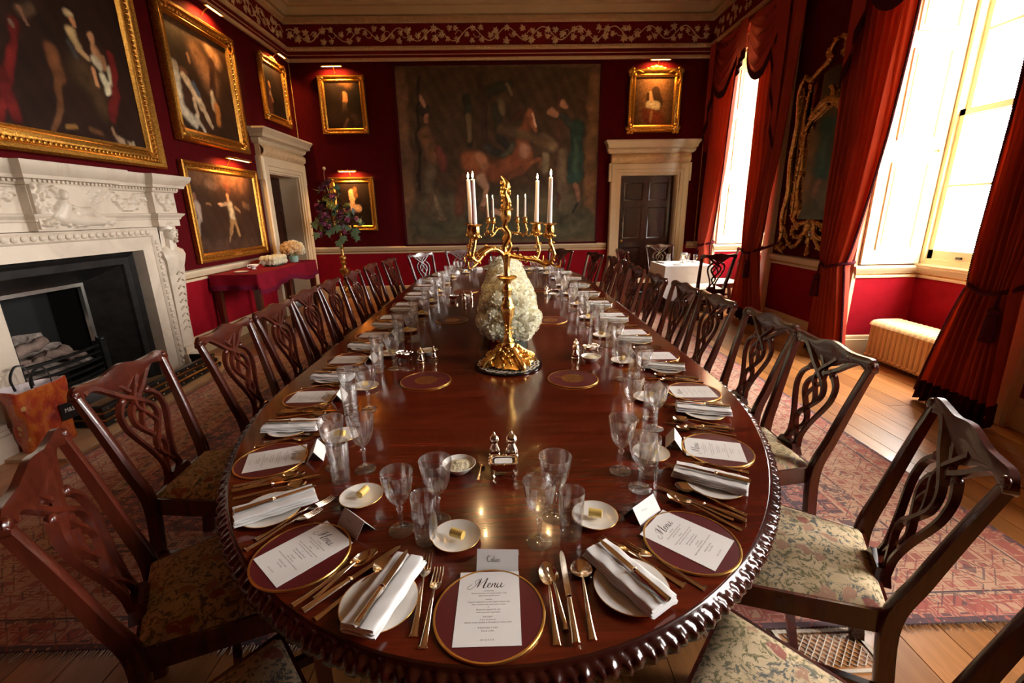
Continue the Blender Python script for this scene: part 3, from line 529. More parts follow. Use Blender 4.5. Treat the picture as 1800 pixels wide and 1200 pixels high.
def canvas(name, a0, a1, z0, z1, prims, bgc, parent, m, res, ztop=.0, vign=.35):
    # a painted surface: colours computed per vertex from soft capsules, in metres along the wall and up
    nx, ny = max(8, int((a1 - a0) / res)), max(8, int((z1 - z0) / res))
    A, Z = np.meshgrid(np.linspace(a0, a1, nx + 1), np.linspace(z0, z1, ny + 1))
    rng = np.random.RandomState(len(prims)); C = np.zeros(A.shape + (3,)) + np.array(bgc)
    ph = rng.rand(6) * 6
    tex = 1 + .18 * np.sin(A * 9 + ph[0] + 2 * np.sin(Z * 5 + ph[1])) * np.sin(Z * 11 + ph[2]) + .10 * np.sin(A * 31 + Z * 17 + ph[3])
    C *= tex[..., None]
    def vn(sc):                                         # smooth value noise over the canvas
        gx, gy = int((a1 - a0) / sc) + 3, int((z1 - z0) / sc) + 3; g = rng.rand(gy, gx) * 2 - 1; fx, fy = (A - a0) / sc, (Z - z0) / sc; ix, iy = fx.astype(int), fy.astype(int); tx, ty = fx - ix, fy - iy; tx = tx * tx * (3 - 2 * tx); ty = ty * ty * (3 - 2 * ty)
        return (g[iy, ix] * (1 - tx) + g[iy, ix + 1] * tx) * (1 - ty) + (g[iy + 1, ix] * (1 - tx) + g[iy + 1, ix + 1] * tx) * ty
    k_ = (a1 - a0) / 1.3 * (1. if a1 - a0 > 1 else .55); A0, Z0 = A, Z; A = A + k_ * (.012 * vn(.14 * k_) + .010 * vn(.05 * k_)); Z = Z + k_ * (.012 * vn(.14 * k_) + .010 * vn(.05 * k_)); shade = 1 + .30 * vn(.07 * k_) + .22 * vn(.03 * k_)
    for (x0, y0, x1, y1, r0, r1, c, s) in prims:
        dx, dy = x1 - x0, y1 - y0; L2 = dx * dx + dy * dy + 1e-9; t = np.clip(((A - x0) * dx + (Z - y0) * dy) / L2, 0, 1); r = r0 + (r1 - r0) * t
        d = np.hypot(A - x0 - t * dx, Z - y0 - t * dy) / r; s = s * 1.25
        k = np.clip((1 + s * .6 - d) / (s * 1.2 + .05), 0, 1); k = k * k * (3 - 2 * k)
        sh = shade * (1.12 - .30 * np.clip(d, 0, 1.2) ** 2)
        C = C * (1 - k[..., None]) + np.array(c) * sh[..., None] * k[..., None]
    A, Z = A0, Z0; ca, cz = (a0 + a1) / 2, (z0 + z1) / 2; w_ = nx + 1
    me = bpy.data.meshes.new(name)
    me.from_pydata([(A[j, i] - ca, Z[j, i] - cz, ztop) for j in range(ny + 1) for i in range(nx + 1)], [], [(j * w_ + i, j * w_ + i + 1, (j + 1) * w_ + i + 1, (j + 1) * w_ + i) for j in range(ny) for i in range(nx)])
    at = me.color_attributes.new('paint', 'FLOAT_COLOR', 'POINT')
    at.data.foreach_set('color', np.concatenate([np.clip(C, 0, 1), np.ones(A.shape + (1,))], 2).reshape(-1).astype(np.float32))
    return link(name, me, m, parent)
def frame_prof(fw, dep): return [(0, 0), (0, dep * .8), (-fw * .10, dep), (-fw * .26, dep * .92), (-fw * .36, dep * .60), (-fw * .52, dep * .48), (-fw * .66, dep * .56), (-fw * .78, dep * .66), (-fw * .86, dep * .50), (-fw, dep * .34), (-fw, .012)]
def picture(name, side, a0, a1, z0, z1, fw, key, bgc, label, gm='frame_gold', ornate=0, dep=.075, lamp=None, res=.012, beads=False, plaque=False):
    ca, cz = (a0 + a1) / 2, (z0 + z1) / 2; W, H = (a1 - a0) / 2, (z1 - z0) / 2
    root = thing(name, label, 'painting', M=wallM(side, ca, cz, .012), group='gilt framed paintings on the red walls')
    MB().run([(-W, -H), (-W, H), (W, H), (W, -H)], frame_prof(fw, dep), closed=True).build('frame', gm, root, smooth=40)
    # the two gilt slips and carved runs that the frame shows
    mb = MB(); per = [((-W + fw * .45, -H + fw * .45), (W - fw * .45, -H + fw * .45)), ((-W + fw * .45, H - fw * .45), (W - fw * .45, H - fw * .45)), ((-W + fw * .45, -H + fw * .45), (-W + fw * .45, H - fw * .45)), ((W - fw * .45, -H + fw * .45), (W - fw * .45, H - fw * .45))]
    st = .045 if beads else .06
    for (p0, p1) in per:
        n_ = int(hypot(p1[0] - p0[0], p1[1] - p0[1]) / st)
        for k in range(n_ + 1):
            t = k / max(n_, 1); mb.sphere((p0[0] + (p1[0] - p0[0]) * t, p0[1] + (p1[1] - p0[1]) * t, dep * .52), fw * .11, 6, 4, (1, 1, .8))
    tag(mb.build('carved_run', gm, root), None, kind='stuff')
    for sx in (-1, 1):
        for sy in (-1, 1):
            if ornate: # pierced corner scrolls
                mb = MB(); cx, cy = sx * (W - fw * .45), sy * (H - fw * .45); r = fw * .62 * ornate
                for q in range(5):
                    a = q * 2 * pi / 5 + .3; mb.sphere((cx + r * .55 * cos(a), cy + r * .55 * sin(a), dep * .7), r * .42, 8, 5, (1, 1, .7))
                mb.sphere((cx, cy, dep * .85), r * .45, 8, 5, (1, 1, .8))
                for q in (0, 1):
                    px, py = (cx - sx * r * 1.9, cy) if q else (cx, cy - sy * r * 1.9)
                    mb.tube(cr([(cx, cy, dep * .8), ((cx + px) / 2 + (0 if q else sx * r * .25), (cy + py) / 2 + (sy * r * .25 if q else 0), dep * .9), (px, py, dep * .6)], 5), [r * .34, r * .12], 6)
                mb.build('corner_ornament', gm, root)
    if ornate > 1:
        mb = MB()
        for q in range(7): x = (q - 3) * W * .16; mb.sphere((x, H + .02 * cos(q - 3), dep * .6), fw * (.34 - .05 * abs(q - 3)), 8, 5, (1.3, 1, .7))
        mb.build('crest_ornament', gm, root)
    inn = canvas('canvas', a0 + fw * .97, a1 - fw * .97, z0 + fw * .97, z1 - fw * .97, PAINT[key], bgc, root, 'canvas_paint', res, .022)
    MB().box(-W + fw * .4, W - fw * .4, -H + fw * .4, H - fw * .4, .001, .012).build('backing', 'soot', root, smooth=None)
    if plaque: MB().box(-.09, .09, -H + fw * .30, -H + fw * .62, dep * .55, dep * .82).build('nameplate', 'gold_rim', root, smooth=None)
    if lamp:
        la, lz, lw, en = lamp                               # a brass picture light over the frame
        lr = thing('picture_light', 'brass picture light above ' + label.split(' ', 1)[1] if False else lamp_label(label), 'picture light', M=wallM(side, la, lz, .0), group='brass picture lights')
        prof = [(.0, -lw / 2), (.020, -lw / 2), (.020, lw / 2), (.0, lw / 2)]
        sh = MB()
        for k in range(9): pass
        n_ = 10; vs = []
        for e in (-1, 1):
            for k in range(n_ + 1): a = pi * (k / n_) * 1.15 - .25; vs += [(e * lw / 2, .022 * sin(a) + .0, .17 + .024 * cos(a))]
        sh.add(vs, [(k, k + 1, n_ + 2 + k, n_ + 1 + k) for k in range(n_)] + [tuple(range(n_ + 1)), tuple(range(n_ + 1, 2 * n_ + 2))]); sh.build('shade', 'brass_lamp', lr)
        MB().tube(cr([(0, -.06, .004), (0, .0, .05), (0, .035, .12), (0, .02, .165)], 5), .006, 6).build('arm', 'brass_lamp', lr)
        MB().tube([(-lw * .44, -.004, .17), (lw * .44, -.004, .17)], .008, 8).build('bulb', 'lamp_glow', lr)
        Lg = bpy.data.lights.new('picture_lamp', 'AREA'); Lg.shape = 'RECTANGLE'; Lg.size = lw * .9; Lg.size_y = .03; Lg.energy = en; Lg.color = (1.0, .50, .14); Lg.spread = RAD(150)
        lo = bpy.data.objects.new('picture_lamp', Lg); COL.objects.link(lo); lo.parent = lr
        lo.matrix_basis = Matrix.Translation((0, -.016, .165)) @ Matrix.Rotation(RAD(-62), 4, 'X')
    return root
LAMPL = {}
def lamp_label(l): return LAMPL[l]
def PL(l, short): LAMPL[l] = 'small brass picture light over the ' + short; return l
BR = (.030, .014, .008)
picture('figure_painting', 'L', 2.62, 5.31, 2.10, 4.08, .19, 'BIG', (.026, .010, .006), 'very large dark painting of figures and a horse over the mantelpiece', beads=True, dep=.09, res=.014)
picture('figure_painting', 'L', 5.64, 7.11, 2.45, 3.90, .15, 'PIC2', (.040, .018, .009), PL('gilt framed painting of a pale reclining figure beside the very large canvas', 'painting of the reclining figure'), gm='frame_gold', ornate=.8, dep=.09, lamp=(6.62, 4.06, .34, 5.5))
picture('portrait_painting', 'L', 7.87, 8.73, 3.06, 4.0, .115, 'PIC3', (.018, .009, .006), PL('small portrait in a scrolled gilt frame above the mahogany doorway', 'portrait above the left doorway'), ornate=1.1, dep=.07, lamp=(8.42, 4.09, .24, 3.2))
picture('conversation_painting', 'L', 5.60, 7.25, 1.06, 2.24, .115, 'PIC4', (.045, .020, .011), PL('painting of two gesturing men hung low over the side table', 'painting of the two men'), ornate=0, dep=.06, lamp=(6.62, 2.33,   .55, 3.6), plaque=True)
picture('portrait_painting', 'B', -3.19, -2.37, 3.0, 3.95, .10, 'B1', (.016, .008, .005), PL('gilt framed portrait of a long haired man, upper left of the tapestry', 'upper left portrait'), ornate=.6, dep=.07, lamp=(-2.88, 4.06, .36, 3.6))
picture('portrait_painting', 'B', -3.2, -2.37, 1.30, 2.27, .105, 'B2', (.018, .009, .006), PL('gilt framed portrait of a pale woman behind the flower stand', 'portrait of the pale woman'), ornate=.4, dep=.07, lamp=(-2.80, 2.36, .33, 3.6))
picture('portrait_painting', 'B', 2.31, 3.26, 2.96, 4.0, .13, 'B3', (.022, .010, .006), PL('portrait of a curly haired youth with lace collar above the right door', 'portrait of the curly haired youth'), ornate=1.2, dep=.08, lamp=(2.82, 4.11, .36, 4.2))
# tapestry
root = thing('tapestry', 'large faded woven tapestry with a rearing horse filling the end wall', 'tapestry', M=wallM('B', 0, 0, .012))
mb = MB().box(-1.87, 1.84, .985, 4.13, 0, .012); mb.build('lining', 'soot', root, smooth=None)
o = canvas('woven_scene', -1.87, 1.84, .985, 4.13, [q[:6] + (tuple(1.45 * c for c in q[6]), q[7]) for q in PAINT['TAP']], (.085, .046, .024), root, 'tapestry_weave', .014, .014); o.location = (-.015, (0.985 + 4.13) / 2, 0)
o = MB().box(-1.87, 1.84, .985, 1.03, .012, .02).box(-1.87, -1.83, .985, 4.13, .012, .02).box(1.80, 1.84, .985, 4.13, .012, .02).box(-1.87, 1.84, 4.09, 4.13, .012, .02).build('border_braid', 'rope', root, smooth=None)
# ================================================================ chimneypiece
fc = (FP[0] + FP[1]) / 2; hw = (FP[1] - FP[0]) / 2; FH = FP[2]
fp = thing('fireplace', 'carved pale marble chimneypiece with an iron grate on the left wall', 'fireplace', M=wallM('L', fc, 0))
D0 = .17
for s in (-1, 1): MB().box(min(s * hw, s * (hw + .13)), max(s * hw, s * (hw + .13)), 0, FH + .12, 0, D0).build('jamb_slab', 'marble', fp, smooth=None)
MB().box(-hw, hw, FH, FH + .12, 0, D0).build('lintel_slab', 'marble', fp, smooth=None)
pth = [(-hw - .13, 0), (-hw - .13, FH + .12), (hw + .13, FH + .12), (hw + .13, 0)]
MB().run(pth, [(0, 0), (0, D0 + .005), (.015, D0 + .022), (.03, D0 + .012), (.06, D0 + .018), (.075, D0 + .03), (.09, D0 + .02), (.09, 0)]).build('carved_moulding', 'marble', fp, smooth=40)
mb = MB()
for k in range(23): mb.sphere((-hw - .08 + k * (2 * hw + .16) / 22, FH + .165, D0 + .018), .026, 7, 5, (1, 1.1, .8))
for s in (-1, 1):
    for k in range(22): mb.sphere((s * (hw + .175), .04 + k * .063, D0 + .018), .023, 7, 5, (1, 1.1, .8))
tag(mb.build('egg_and_dart', 'marble', fp), None, kind='stuff')
# flat ground behind the terms
for s in (-1, 1): MB().box(s * (hw + .35) - .15, s * (hw + .35) + .15, 0, 1.515, 0, .13).build('pilaster_ground', 'marble', fp, smooth=None)
for s in (-1, 1):                                   # tapering terms with veiled heads
    cx = s * (hw + .345)
    t_ = MB()
    def sect(y, w_, d): return [(cx - w_, y, .10), (cx + w_, y, .10), (cx + w_, y, .13 + d), (cx + w_ * .6, y, .15 + d), (cx - w_ * .6, y, .15 + d), (cx - w_, y, .13 + d)]
    lv = [(.235, .075, .03), (.30, .075, .03), (.7, .095, .055), (1.1, .125, .085), (1.17, .14, .10), (1.22, .16, .10), (1.27, .155, .085), (1.31, .09, .05), (1.34, .05, .03)]
    vs = sum([sect(*q) for q in lv], []); fs = [(6 * i + k, 6 * i + (k + 1) % 6, 6 * i + 6 + (k + 1) % 6, 6 * i + 6 + k) for i in range(len(lv) - 1) for k in range(6)]
    t_.add(vs, fs + [tuple(range(6)), tuple(range(6 * len(lv) - 6, 6 * len(lv)))])
    for k in range(9): t_.tube(cr([(cx + .05, .42 + k * .075, .16 + .03 + .055 * k / 9), (cx, .45 + k * .075, .175 + .03 + .05 * k / 9), (cx - .05, .42 + k * .075, .16 + .03 + .055 * k / 9)], 4), .008, 5)
    term = t_.build('term_pilaster', 'marble', fp, smooth=40)
    h = MB().sphere((cx, 1.44, .215), .072, 12, 9, (.82, 1.18, 1.0)).tube([(cx, 1.28, .19), (cx, 1.40, .20)], [.06, .048], 10)
    h.sphere((cx, 1.43, .285), .016, 6, 5, (.8, 1.6, 1)).sphere((cx, 1.395, .277), .017, 6, 5, (1.4, .5, .8)).sphere((cx, 1.365, .268), .02, 6, 5)
    for e in (-1, 1): h.sphere((cx + e * .027, 1.453, .277), .010, 6, 4, (1.4, .7, .6)); h.tube(cr([(cx + e * .01, 1.472, .284), (cx + e * .03, 1.476, .279), (cx + e * .05, 1.464, .262)], 4), .006, 5)
    h.build('head', 'marble', term)
    MB().grid(14, 10, lambda u, v: (cx + (.086 + .03 * (1 - v)) * cos(pi * (1.22 * u - .11)), 1.30 + .245 * v - .02 * (1 - abs(2 * u - 1)) * v, .185 + (.085 + .02 * (1 - v)) * sin(pi * (1.22 * u - .11)) * (.95 if v > .75 else .0 + .15 * v))).sphere((cx, 1.525, .20), .075, 12, 6, (1, .45, 1)).build('veil', 'marble', term)
    MB().box(cx - .15, cx + .15, 0, .17, 0, .24).box(cx - .13, cx + .13, .17, .2, 0, .22).box(cx - .11, cx + .11, .2, .236, 0, .205).build('plinth', 'marble', fp, smooth=None)
# entablature with forward breaks over the terms and at the tablet
E1 = hw + .50
def brk(d, e, y0): return [(-E1, 0), (-E1, d + e), (-E1 + .31, d + e), (-E1 + .31, d), (-.35, d), (-.35, d + e), (.35, d + e), (.35, d), (E1 - .31, d), (E1 - .31, d + e), (E1, d + e), (E1, 0)]
def ent(name, d, e, prof, m='marble', sm=25):
    k = MB().run(brk(d, e, 0), prof); mb = MB(); mb.add([(a, c, b) for a, b, c in k.v], k.f)
    z0, z1 = prof[0][1] + .0004, prof[-1][1] - .0008; q = .002; mb.box(-E1 + q, E1 - q, z0, z1, 0, d - q); mb.box(-E1 + q, -E1 + .31 - q, z0 + .0003, z1 - .0003, 0, d + e - q); mb.box(E1 - .31 + q, E1 - q, z0 + .0003, z1 - .0003, 0, d + e - q); mb.box(-.35 + q, .35 - q, z0 + .0003, z1 - .0003, 0, d + e - q)
    return mb.build(name, m, fp, smooth=sm)
ent('architrave', .17, .07, [(0, 1.515), (.0, 1.58), (.012, 1.585), (.016, 1.60), (.04, 1.625), (.045, 1.64), (0, 1.645)])
ent('frieze', .165, .07, [(0, 1.645), (0, 1.84), (0, 1.845)])
ent('shelf_cornice', .17, .07, [(0, 1.845), (.02, 1.85), (.03, 1.87), (.03, 1.885), (.07, 1.89), (.075, 1.915), (.09, 1.93), (.115, 1.96), (.125, 1.985), (.125, 2.01), (0, 2.01)])
mb = MB()
for k in range(64):
    x = -E1 + .01 + k * .0375; d = .17 + (.07 if abs(x) > E1 - .31 or abs(x) < .35 else 0); mb.box(x, x + .02, 1.866, 1.885, d, d + .045)
tag(mb.build('dentils', 'marble', fp, smooth=None), None, kind='stuff')
def relief(name, x0, x1, y0, y1, d, prims, nx, ny, amp=.03):
    rng = random.Random(len(prims)); X, Y = np.meshgrid(np.linspace(x0, x1, nx + 1), np.linspace(y0, y1, ny + 1)); Hh = np.zeros_like(X)
    for (a0, b0, a1, b1, r0, r1, h) in prims:
        dx, dy = a1 - a0, b1 - b0; t = np.clip(((X - a0) * dx + (Y - b0) * dy) / (dx * dx + dy * dy + 1e-9), 0, 1); r = r0 + (r1 - r0) * t
        q = np.clip(1 - (np.hypot(X - a0 - t * dx, Y - b0 - t * dy) / r) ** 2, 0, 1) ** .5; Hh = np.maximum(Hh, q * h)
    edge = np.minimum(np.minimum(X - x0, x1 - X), np.minimum(Y - y0, y1 - Y)); Hh *= np.clip(edge / .01, 0, 1)
    w_ = nx + 1; mb = MB(); mb.add([(X[j, i], Y[j, i], d + Hh[j, i]) for j in range(ny + 1) for i in range(nx + 1)], [(j * w_ + i, j * w_ + i + 1, (j + 1) * w_ + i + 1, (j + 1) * w_ + i) for j in range(ny) for i in range(nx)])
    return mb
# central tablet: reclining figure under foliage
tp = [(-.12, 1.70, -.16, 1.62, .055, .07, .045), (-.12, 1.77, -.11, 1.79, .038, .036, .05), (-.16, 1.62, .02, 1.585, .06, .05, .04), (.02, 1.585, .2, 1.575, .045, .028, .035), (-.02, 1.64, .10, 1.66, .05, .035, .035), (.1, 1.66, .2, 1.60, .035, .022, .03), (-.16, 1.70, -.24, 1.62, .026, .02, .035), (-.05, 1.69, .04, 1.66, .022, .018, .03), (.2, 1.6, .31, 1.57, .03, .02, .025)]
rg = random.Random(4)
for k in range(46): a, b = rg.uniform(-.34, -.14), rg.uniform(1.62, 1.85); tp.append((a, b, a + rg.uniform(-.03, .03), b + rg.uniform(-.02, .03), .016, .008, rg.uniform(.012, .028)))
for k in range(40): a, b = rg.uniform(-.32, .32), rg.uniform(1.545, 1.58); tp.append((a, b, a + rg.uniform(-.04, .04), b + rg.uniform(0, .03), .012, .006, rg.uniform(.012, .03)))
for k in range(12): a, b = rg.uniform(.1, .3), rg.uniform(1.74, 1.84); tp.append((a, b, a + .03, b + .02, .014, .006, .008))
mb = relief('tablet', -.345, .345, 1.53, 1.875, .262, tp, 110, 60); mb.box(-.345, .345, 1.53, 1.875, .2, .2615); mb.build('carved_tablet', 'marble', fp, smooth=60)
for (x0, x1, e) in ((-E1 + .31, -.36, 0), (.36, E1 - .31, 0), (-E1 + .02, -E1 + .29, .07), (E1 - .29, E1 - .02, .07)):
    g = []; n_ = int((x1 - x0) / .018) + 6
    for k in range(n_ * 3):
        a = rg.uniform(x0 + .02, x1 - .02); b = 1.745 + .055 * sin((a - x0) / (x1 - x0) * pi * 3) + rg.uniform(-.05, .05); g.append((a, b, a + rg.uniform(-.03, .03), b + rg.uniform(-.03, .03), .018, .008, rg.uniform(.012, .032)))
    for k in range(2): a = x0 + (x1 - x0) * (.35 + .3 * k); g.append((a, 1.75, a, 1.75, .045, .045, .035)); g.append((a, 1.75, a, 1.75, .02, .02, .045))
    relief('frieze_carving', x0 + .01, x1 - .01, 1.66, 1.835, .166 + e, g, 60, 30).build('frieze_carving', 'marble', fp, smooth=60)
# hearth, iron register grate
MB().box(-1.05, 1.30, 0, .022, 0, .66).build('hearthstone', 'hearth_stone', fp, smooth=None)
ins = MB()
ins.run([(-hw, 0), (-hw, FH), (hw, FH), (hw, 0)], [(0, -.02), (0, .06), (-.03, .085), (-.06, .05), (-.12, .045), (-.13, .02), (-.13, -.02)]).build('iron_frame', 'cast_iron', fp, smooth=30)
i1, i2, hh, hb = hw - .13, .40, FH - .13, 1.02
MB().add([(-i1, 0, .02), (-i2, 0, -.26), (-i2, hb, -.26), (-i1, hh, .02)], [(0, 1, 2, 3)]).add([(i1, 0, .02), (i2, 0, -.26), (i2, hb, -.26), (i1, hh, .02)], [(3, 2, 1, 0)]).add([(-i1, hh, .02), (i1, hh, .02), (i2, hb, -.26), (-i2, hb, -.26)], [(0, 1, 2, 3)]).build('cheek_plates', 'cast_iron', fp, smooth=None, fixn=False)
MB().run([(-i2, .32), (-i2, hb), (i2, hb), (i2, .32)], [(-.02, -.27), (-.02, -.235), (.012, -.235), (.012, -.27)]).build('inner_rim', 'steel_rivet', fp, smooth=None)
MB().box(-i2, i2, 0, hb, -.62, -.58).box(-i2 - .03, -i2, 0, hb, -.6, -.26).box(i2, i2 + .03, 0, hb, -.6, -.26).box(-i2, i2, hb, hb + .03, -.6, -.26).build('firebox', 'soot', fp, smooth=None)
MB().grid(20, 12, lambda u, v: (-i2 + .02 + (2 * i2 - .04) * u, .30 + .05 * sin(u * 9) * sin(v * 7) + .16 * v * v, -.28 - .29 * v)).build('ash_bed', 'ash', fp, smooth=60)
MB().grid(10, 10, lambda u, v: (-i2 + .02 + (2 * i2 - .18) * u, .38 + .30 * v * (1 - .25 * u), -.572 + .01 * sin(u * 20 + v * 9))).build('ash_stain', 'ash', fp, smooth=60)
for k in range(5):
    z = .20 + k * .06; bow = .05
    MB().tube([(-i2 - .02 + (2 * i2 + .04) * q / 12, z, -.22 + bow * sin(pi * q / 12)) for q in range(13)], .014, 6).build('grate_bar', 'cast_iron', fp)
for s in (-1, 1): MB().box(s * i2 - .03, s * i2 + .03, 0, .48, -.26, -.18).sphere((s * i2, .49, -.20), .03).build('grate_post', 'cast_iron', fp, smooth=40)
MB().box(-i2, i2, .03, .17, -.24, -.20).box(-i2 - .02, i2 + .02, .16, .185, -.25, -.16).build('ash_door', 'cast_iron', fp, smooth=None)
for k in range(5): MB().sphere((-.3 + k * .15, .10, -.195), .014).build('stud', 'steel_rivet', fp)
FM = wallM('L', fc, 0)
for k, (p0, p1, r, lb) in enumerate([((-.30, .40, -.36), (.26, .42, -.42), .055, 'thick charred log lying along the front of the fire grate'), ((-.26, .48, -.48), (.10, .56, -.42), .045, 'pale ashy log resting at the back of the fire grate'), ((-.33, .39, -.29), (-.05, .43, -.33), .035, 'short split log at the left end of the fire grate'), ((.0, .47, -.36), (.30, .36, -.31), .038, 'slanting log at the right end of the fire grate')]):
    P0, P1 = FM @ Vector(p0), FM @ Vector(p1); root = thing('firewood_log', lb, 'log', loc=P0, group='logs in the fire grate'); d = P1 - P0
    pts = [tuple(d * (q / 8) + Vector((0, 0, .012 * sin(q * 1.7 + k)))) for q in range(9)]; MB().tube(pts, [r * (.9 + .2 * ((q * 7 + k) % 3) / 2) for q in range(9)], 9).build('bark', 'log', root, smooth=50)
    MB().tube([tuple(d * 1.0), tuple(d * 1.012)], r * .82, 9).build('cut_end', 'ash', root)
# fender
fr = thing('fender', 'low riveted iron fender with brass rails standing on the hearth', 'fender', M=wallM('L', fc, .023, .0))
fpth = [(-.55, .27), (-.55, .52), (.90, .52), (.90, .27)]
for nm, o0, z0, z1, m in (('lower_band', 0, 0, .05, 'cast_iron'), ('middle_band', -.02, .055, .10, 'cast_iron'), ('upper_band', -.035, .105, .155, 'cast_iron')):
    k = MB().run(fpth, [(o0, z0), (o0 + .03, z0 + .005), (o0 + .036, (z0 + z1) / 2), (o0 + .03, z1 - .005), (o0, z1)]); k.v = [(a, c, b) for a, b, c in k.v]; k.build(nm, m, fr, smooth=40)
for z, o0 in ((.052, .02), (.102, .0)):
    MB().tube([(-.55 - o0, z, .27), (-.55 - o0, z, .52 + o0), (.90 + o0, z, .52 + o0), (.90 + o0, z, .27)], .006, 6).build('brass_rail', 'fender_brass', fr)
for z, o0 in ((.028, .035), (.08, .016), (.13, .002)):
    for k in range(11): MB().sphere((-.50 + k * .136 + (.07 if z == .08 else 0), z, .52 + o0), .009, 6, 4).build('rivet', 'steel_rivet', fr)

# ================================================================ radiator
ra = thing('radiator', 'cream painted cast iron column radiator in the near window bay', 'radiator', loc=(3.9, 3.58, 0))
for k in range(18):
    y = .03 + k * .0585; mb = MB()
    for xx in (0.02, .16, .30):
        mb.tube([(xx, y, .055), (xx, y, .40)], .024, 8, flat=1.0)
    mb.tube(cr([(0.0, y, .39), (.03, y, .425), (.16, y, .43), (.30, y, .425), (.325, y, .39)], 4), .027, 8); mb.tube(cr([(0.0, y, .085), (.03, y, .06), (.16, y, .055), (.30, y, .06), (.325, y, .085)], 4), .024, 8)
    mb.build('column_section', 'radiator_paint', ra)
for yy in (.03, .03 + 17 * .0585): MB().box(-.01, .04, yy - .022, yy + .022, 0, .07).box(.28, .33, yy - .022, yy + .022, 0, .07).build('foot', 'radiator_paint', ra, smooth=None)

# ================================================================ curtains
def curtain(name, yc0, yc1, tie, bot, label, tie_z=1.02, x0=3.62, ztop=4.05, nf=8):
    # hangs from y=yc0 (outer, by the pier) to yc1 (inner); gathered at the tie towards the outer side
    root = thing(name, label, 'curtain', loc=(0, 0, 0)); s = 1 if yc1 > yc0 else -1; W = abs(yc1 - yc0)
    rnd = random.Random(int(yc0 * 100)); ph = rnd.random() * 6
    def P(u, v):
        z = ztop * v + .02
        if z > tie_z: q = ((z - tie_z) / (ztop - tie_z)); q = q ** .55; a, wd = tie[0] * (1 - q), tie[1] + (W - tie[1]) * q
        else: q = (tie_z - z) / tie_z; q = q ** .8; a, wd = tie[0] + (bot[0] - tie[0]) * q, tie[1] + (bot[1] - tie[1]) * q
        y = yc0 + s * (a + wd * u); g = .25 + .75 * abs((z - tie_z)) / 1.2; g = min(1, g)
        x = x0 - .07 - .055 * (1 - .35 * g) * sin(u * nf * 2 * pi + ph + .6 * sin(z * 1.3)) - .026 * sin(u * nf * 4.3 * pi + 1.3 * ph + z) - .05 * (1 - g)
        return (x, y, z)
    def sheet(u0, u1, v0, v1, nu, nv, off=0., th=.010):
        mb = MB(); mb.grid(nu, nv, lambda u, v: (lambda p: (p[0] - off, p[1], p[2]))(P(u0 + (u1 - u0) * u, v0 + (v1 - v0) * v)))
        b = MB(); b.grid(nu, nv, lambda u, v: (lambda p: (p[0] + th + off, p[1], p[2]))(P(u0 + (u1 - u0) * u, v0 + (v1 - v0) * v)))
        n_ = len(mb.v); w_ = nu + 1; mb.v += b.v; mb.f += [tuple(i + n_ for i in f[::-1]) for f in b.f]
        for i in range(nu): mb.f += [(i, n_ + i, n_ + i + 1, i + 1), (nv * w_ + i, nv * w_ + i + 1, n_ + nv * w_ + i + 1, n_ + nv * w_ + i)]
        for j in range(nv): mb.f += [(j * w_, (j + 1) * w_, n_ + (j + 1) * w_, n_ + j * w_), (j * w_ + nu, n_ + j * w_ + nu, n_ + (j + 1) * w_ + nu, (j + 1) * w_ + nu)]
        return mb
    sheet(0, 1, 0, 1, 120, 46).build('drape', 'curtain', root, smooth=180)
    sheet(0, 1, .0, .042, 120, 3, .010, .012).build('hem_band', 'curtain_trim', root, smooth=180)
    mb = MB()
    for k in range(230):
        p = P(1.0, .02 + .95 * k / 230); mb.sphere((p[0] - .002, p[1] + s * .010, p[2]), .013, 5, 4, (1, 1.25, .85))
    tag(mb.build('bobble_fringe', 'curtain_trim', root), None, kind='stuff')
    # rope tie-back with tassel
    yt = yc0 + s * tie[0]; yA, yB = min(yc0, yt - s * .12) if s > 0 else max(yc0, yt - s * .12), yt + s * (tie[1] + .03); z = tie_z
    mb = MB().tube(cr([(3.765, yA - s * .02, z + .20), (3.66, yA, z + .12), (3.47, yt + s * .02, z + .0), (3.43, yt + s * tie[1] * .5, z - .03), (3.47, yB - s * .03, z + .01), (3.60, yB, z + .03), (3.66, yt + s * .1, z + .05)], 7), .017, 7); mb.build('tie_rope', 'rope', root)
    tx, ty = 3.44, yt + s * .04
    MB().tube([(tx, ty, z), (tx - .01, ty, z - .12)], .010, 6).lathe([(.0, -.12), (.03, -.125), (.036, -.15), (.022, -.165), (.034, -.175), (.046, -.36), (.0, -.362)][::-1], 12, (tx - .01, ty, z)).build('tassel', 'rope', root)
    return root
curtain('curtain', 5.20, 4.40, (.25, .29), (.15, .54), 'red curtain tied back beside the pier mirror, near window')
curtain('curtain', 2.94, 3.41, (.07, .29), (.02, .60), 'red curtain at the right edge, over the end of the radiator')
curtain('curtain', 6.12, 6.90, (.22, .30), (-.02, .86), 'red curtain behind the small white table, far window', nf=7)
curtain('curtain', 8.33, 7.52, (.18, .29), (.05, .55), 'red curtain nearest the back corner of the room')
curtain('curtain', 1.80, 1.06, (.20, .29), (.1, .55), 'red curtain at the window nearest the viewer, far side')
curtain('curtain', -.50, .24, (.20, .29), (.1, .55), 'red curtain at the window nearest the viewer, near side')
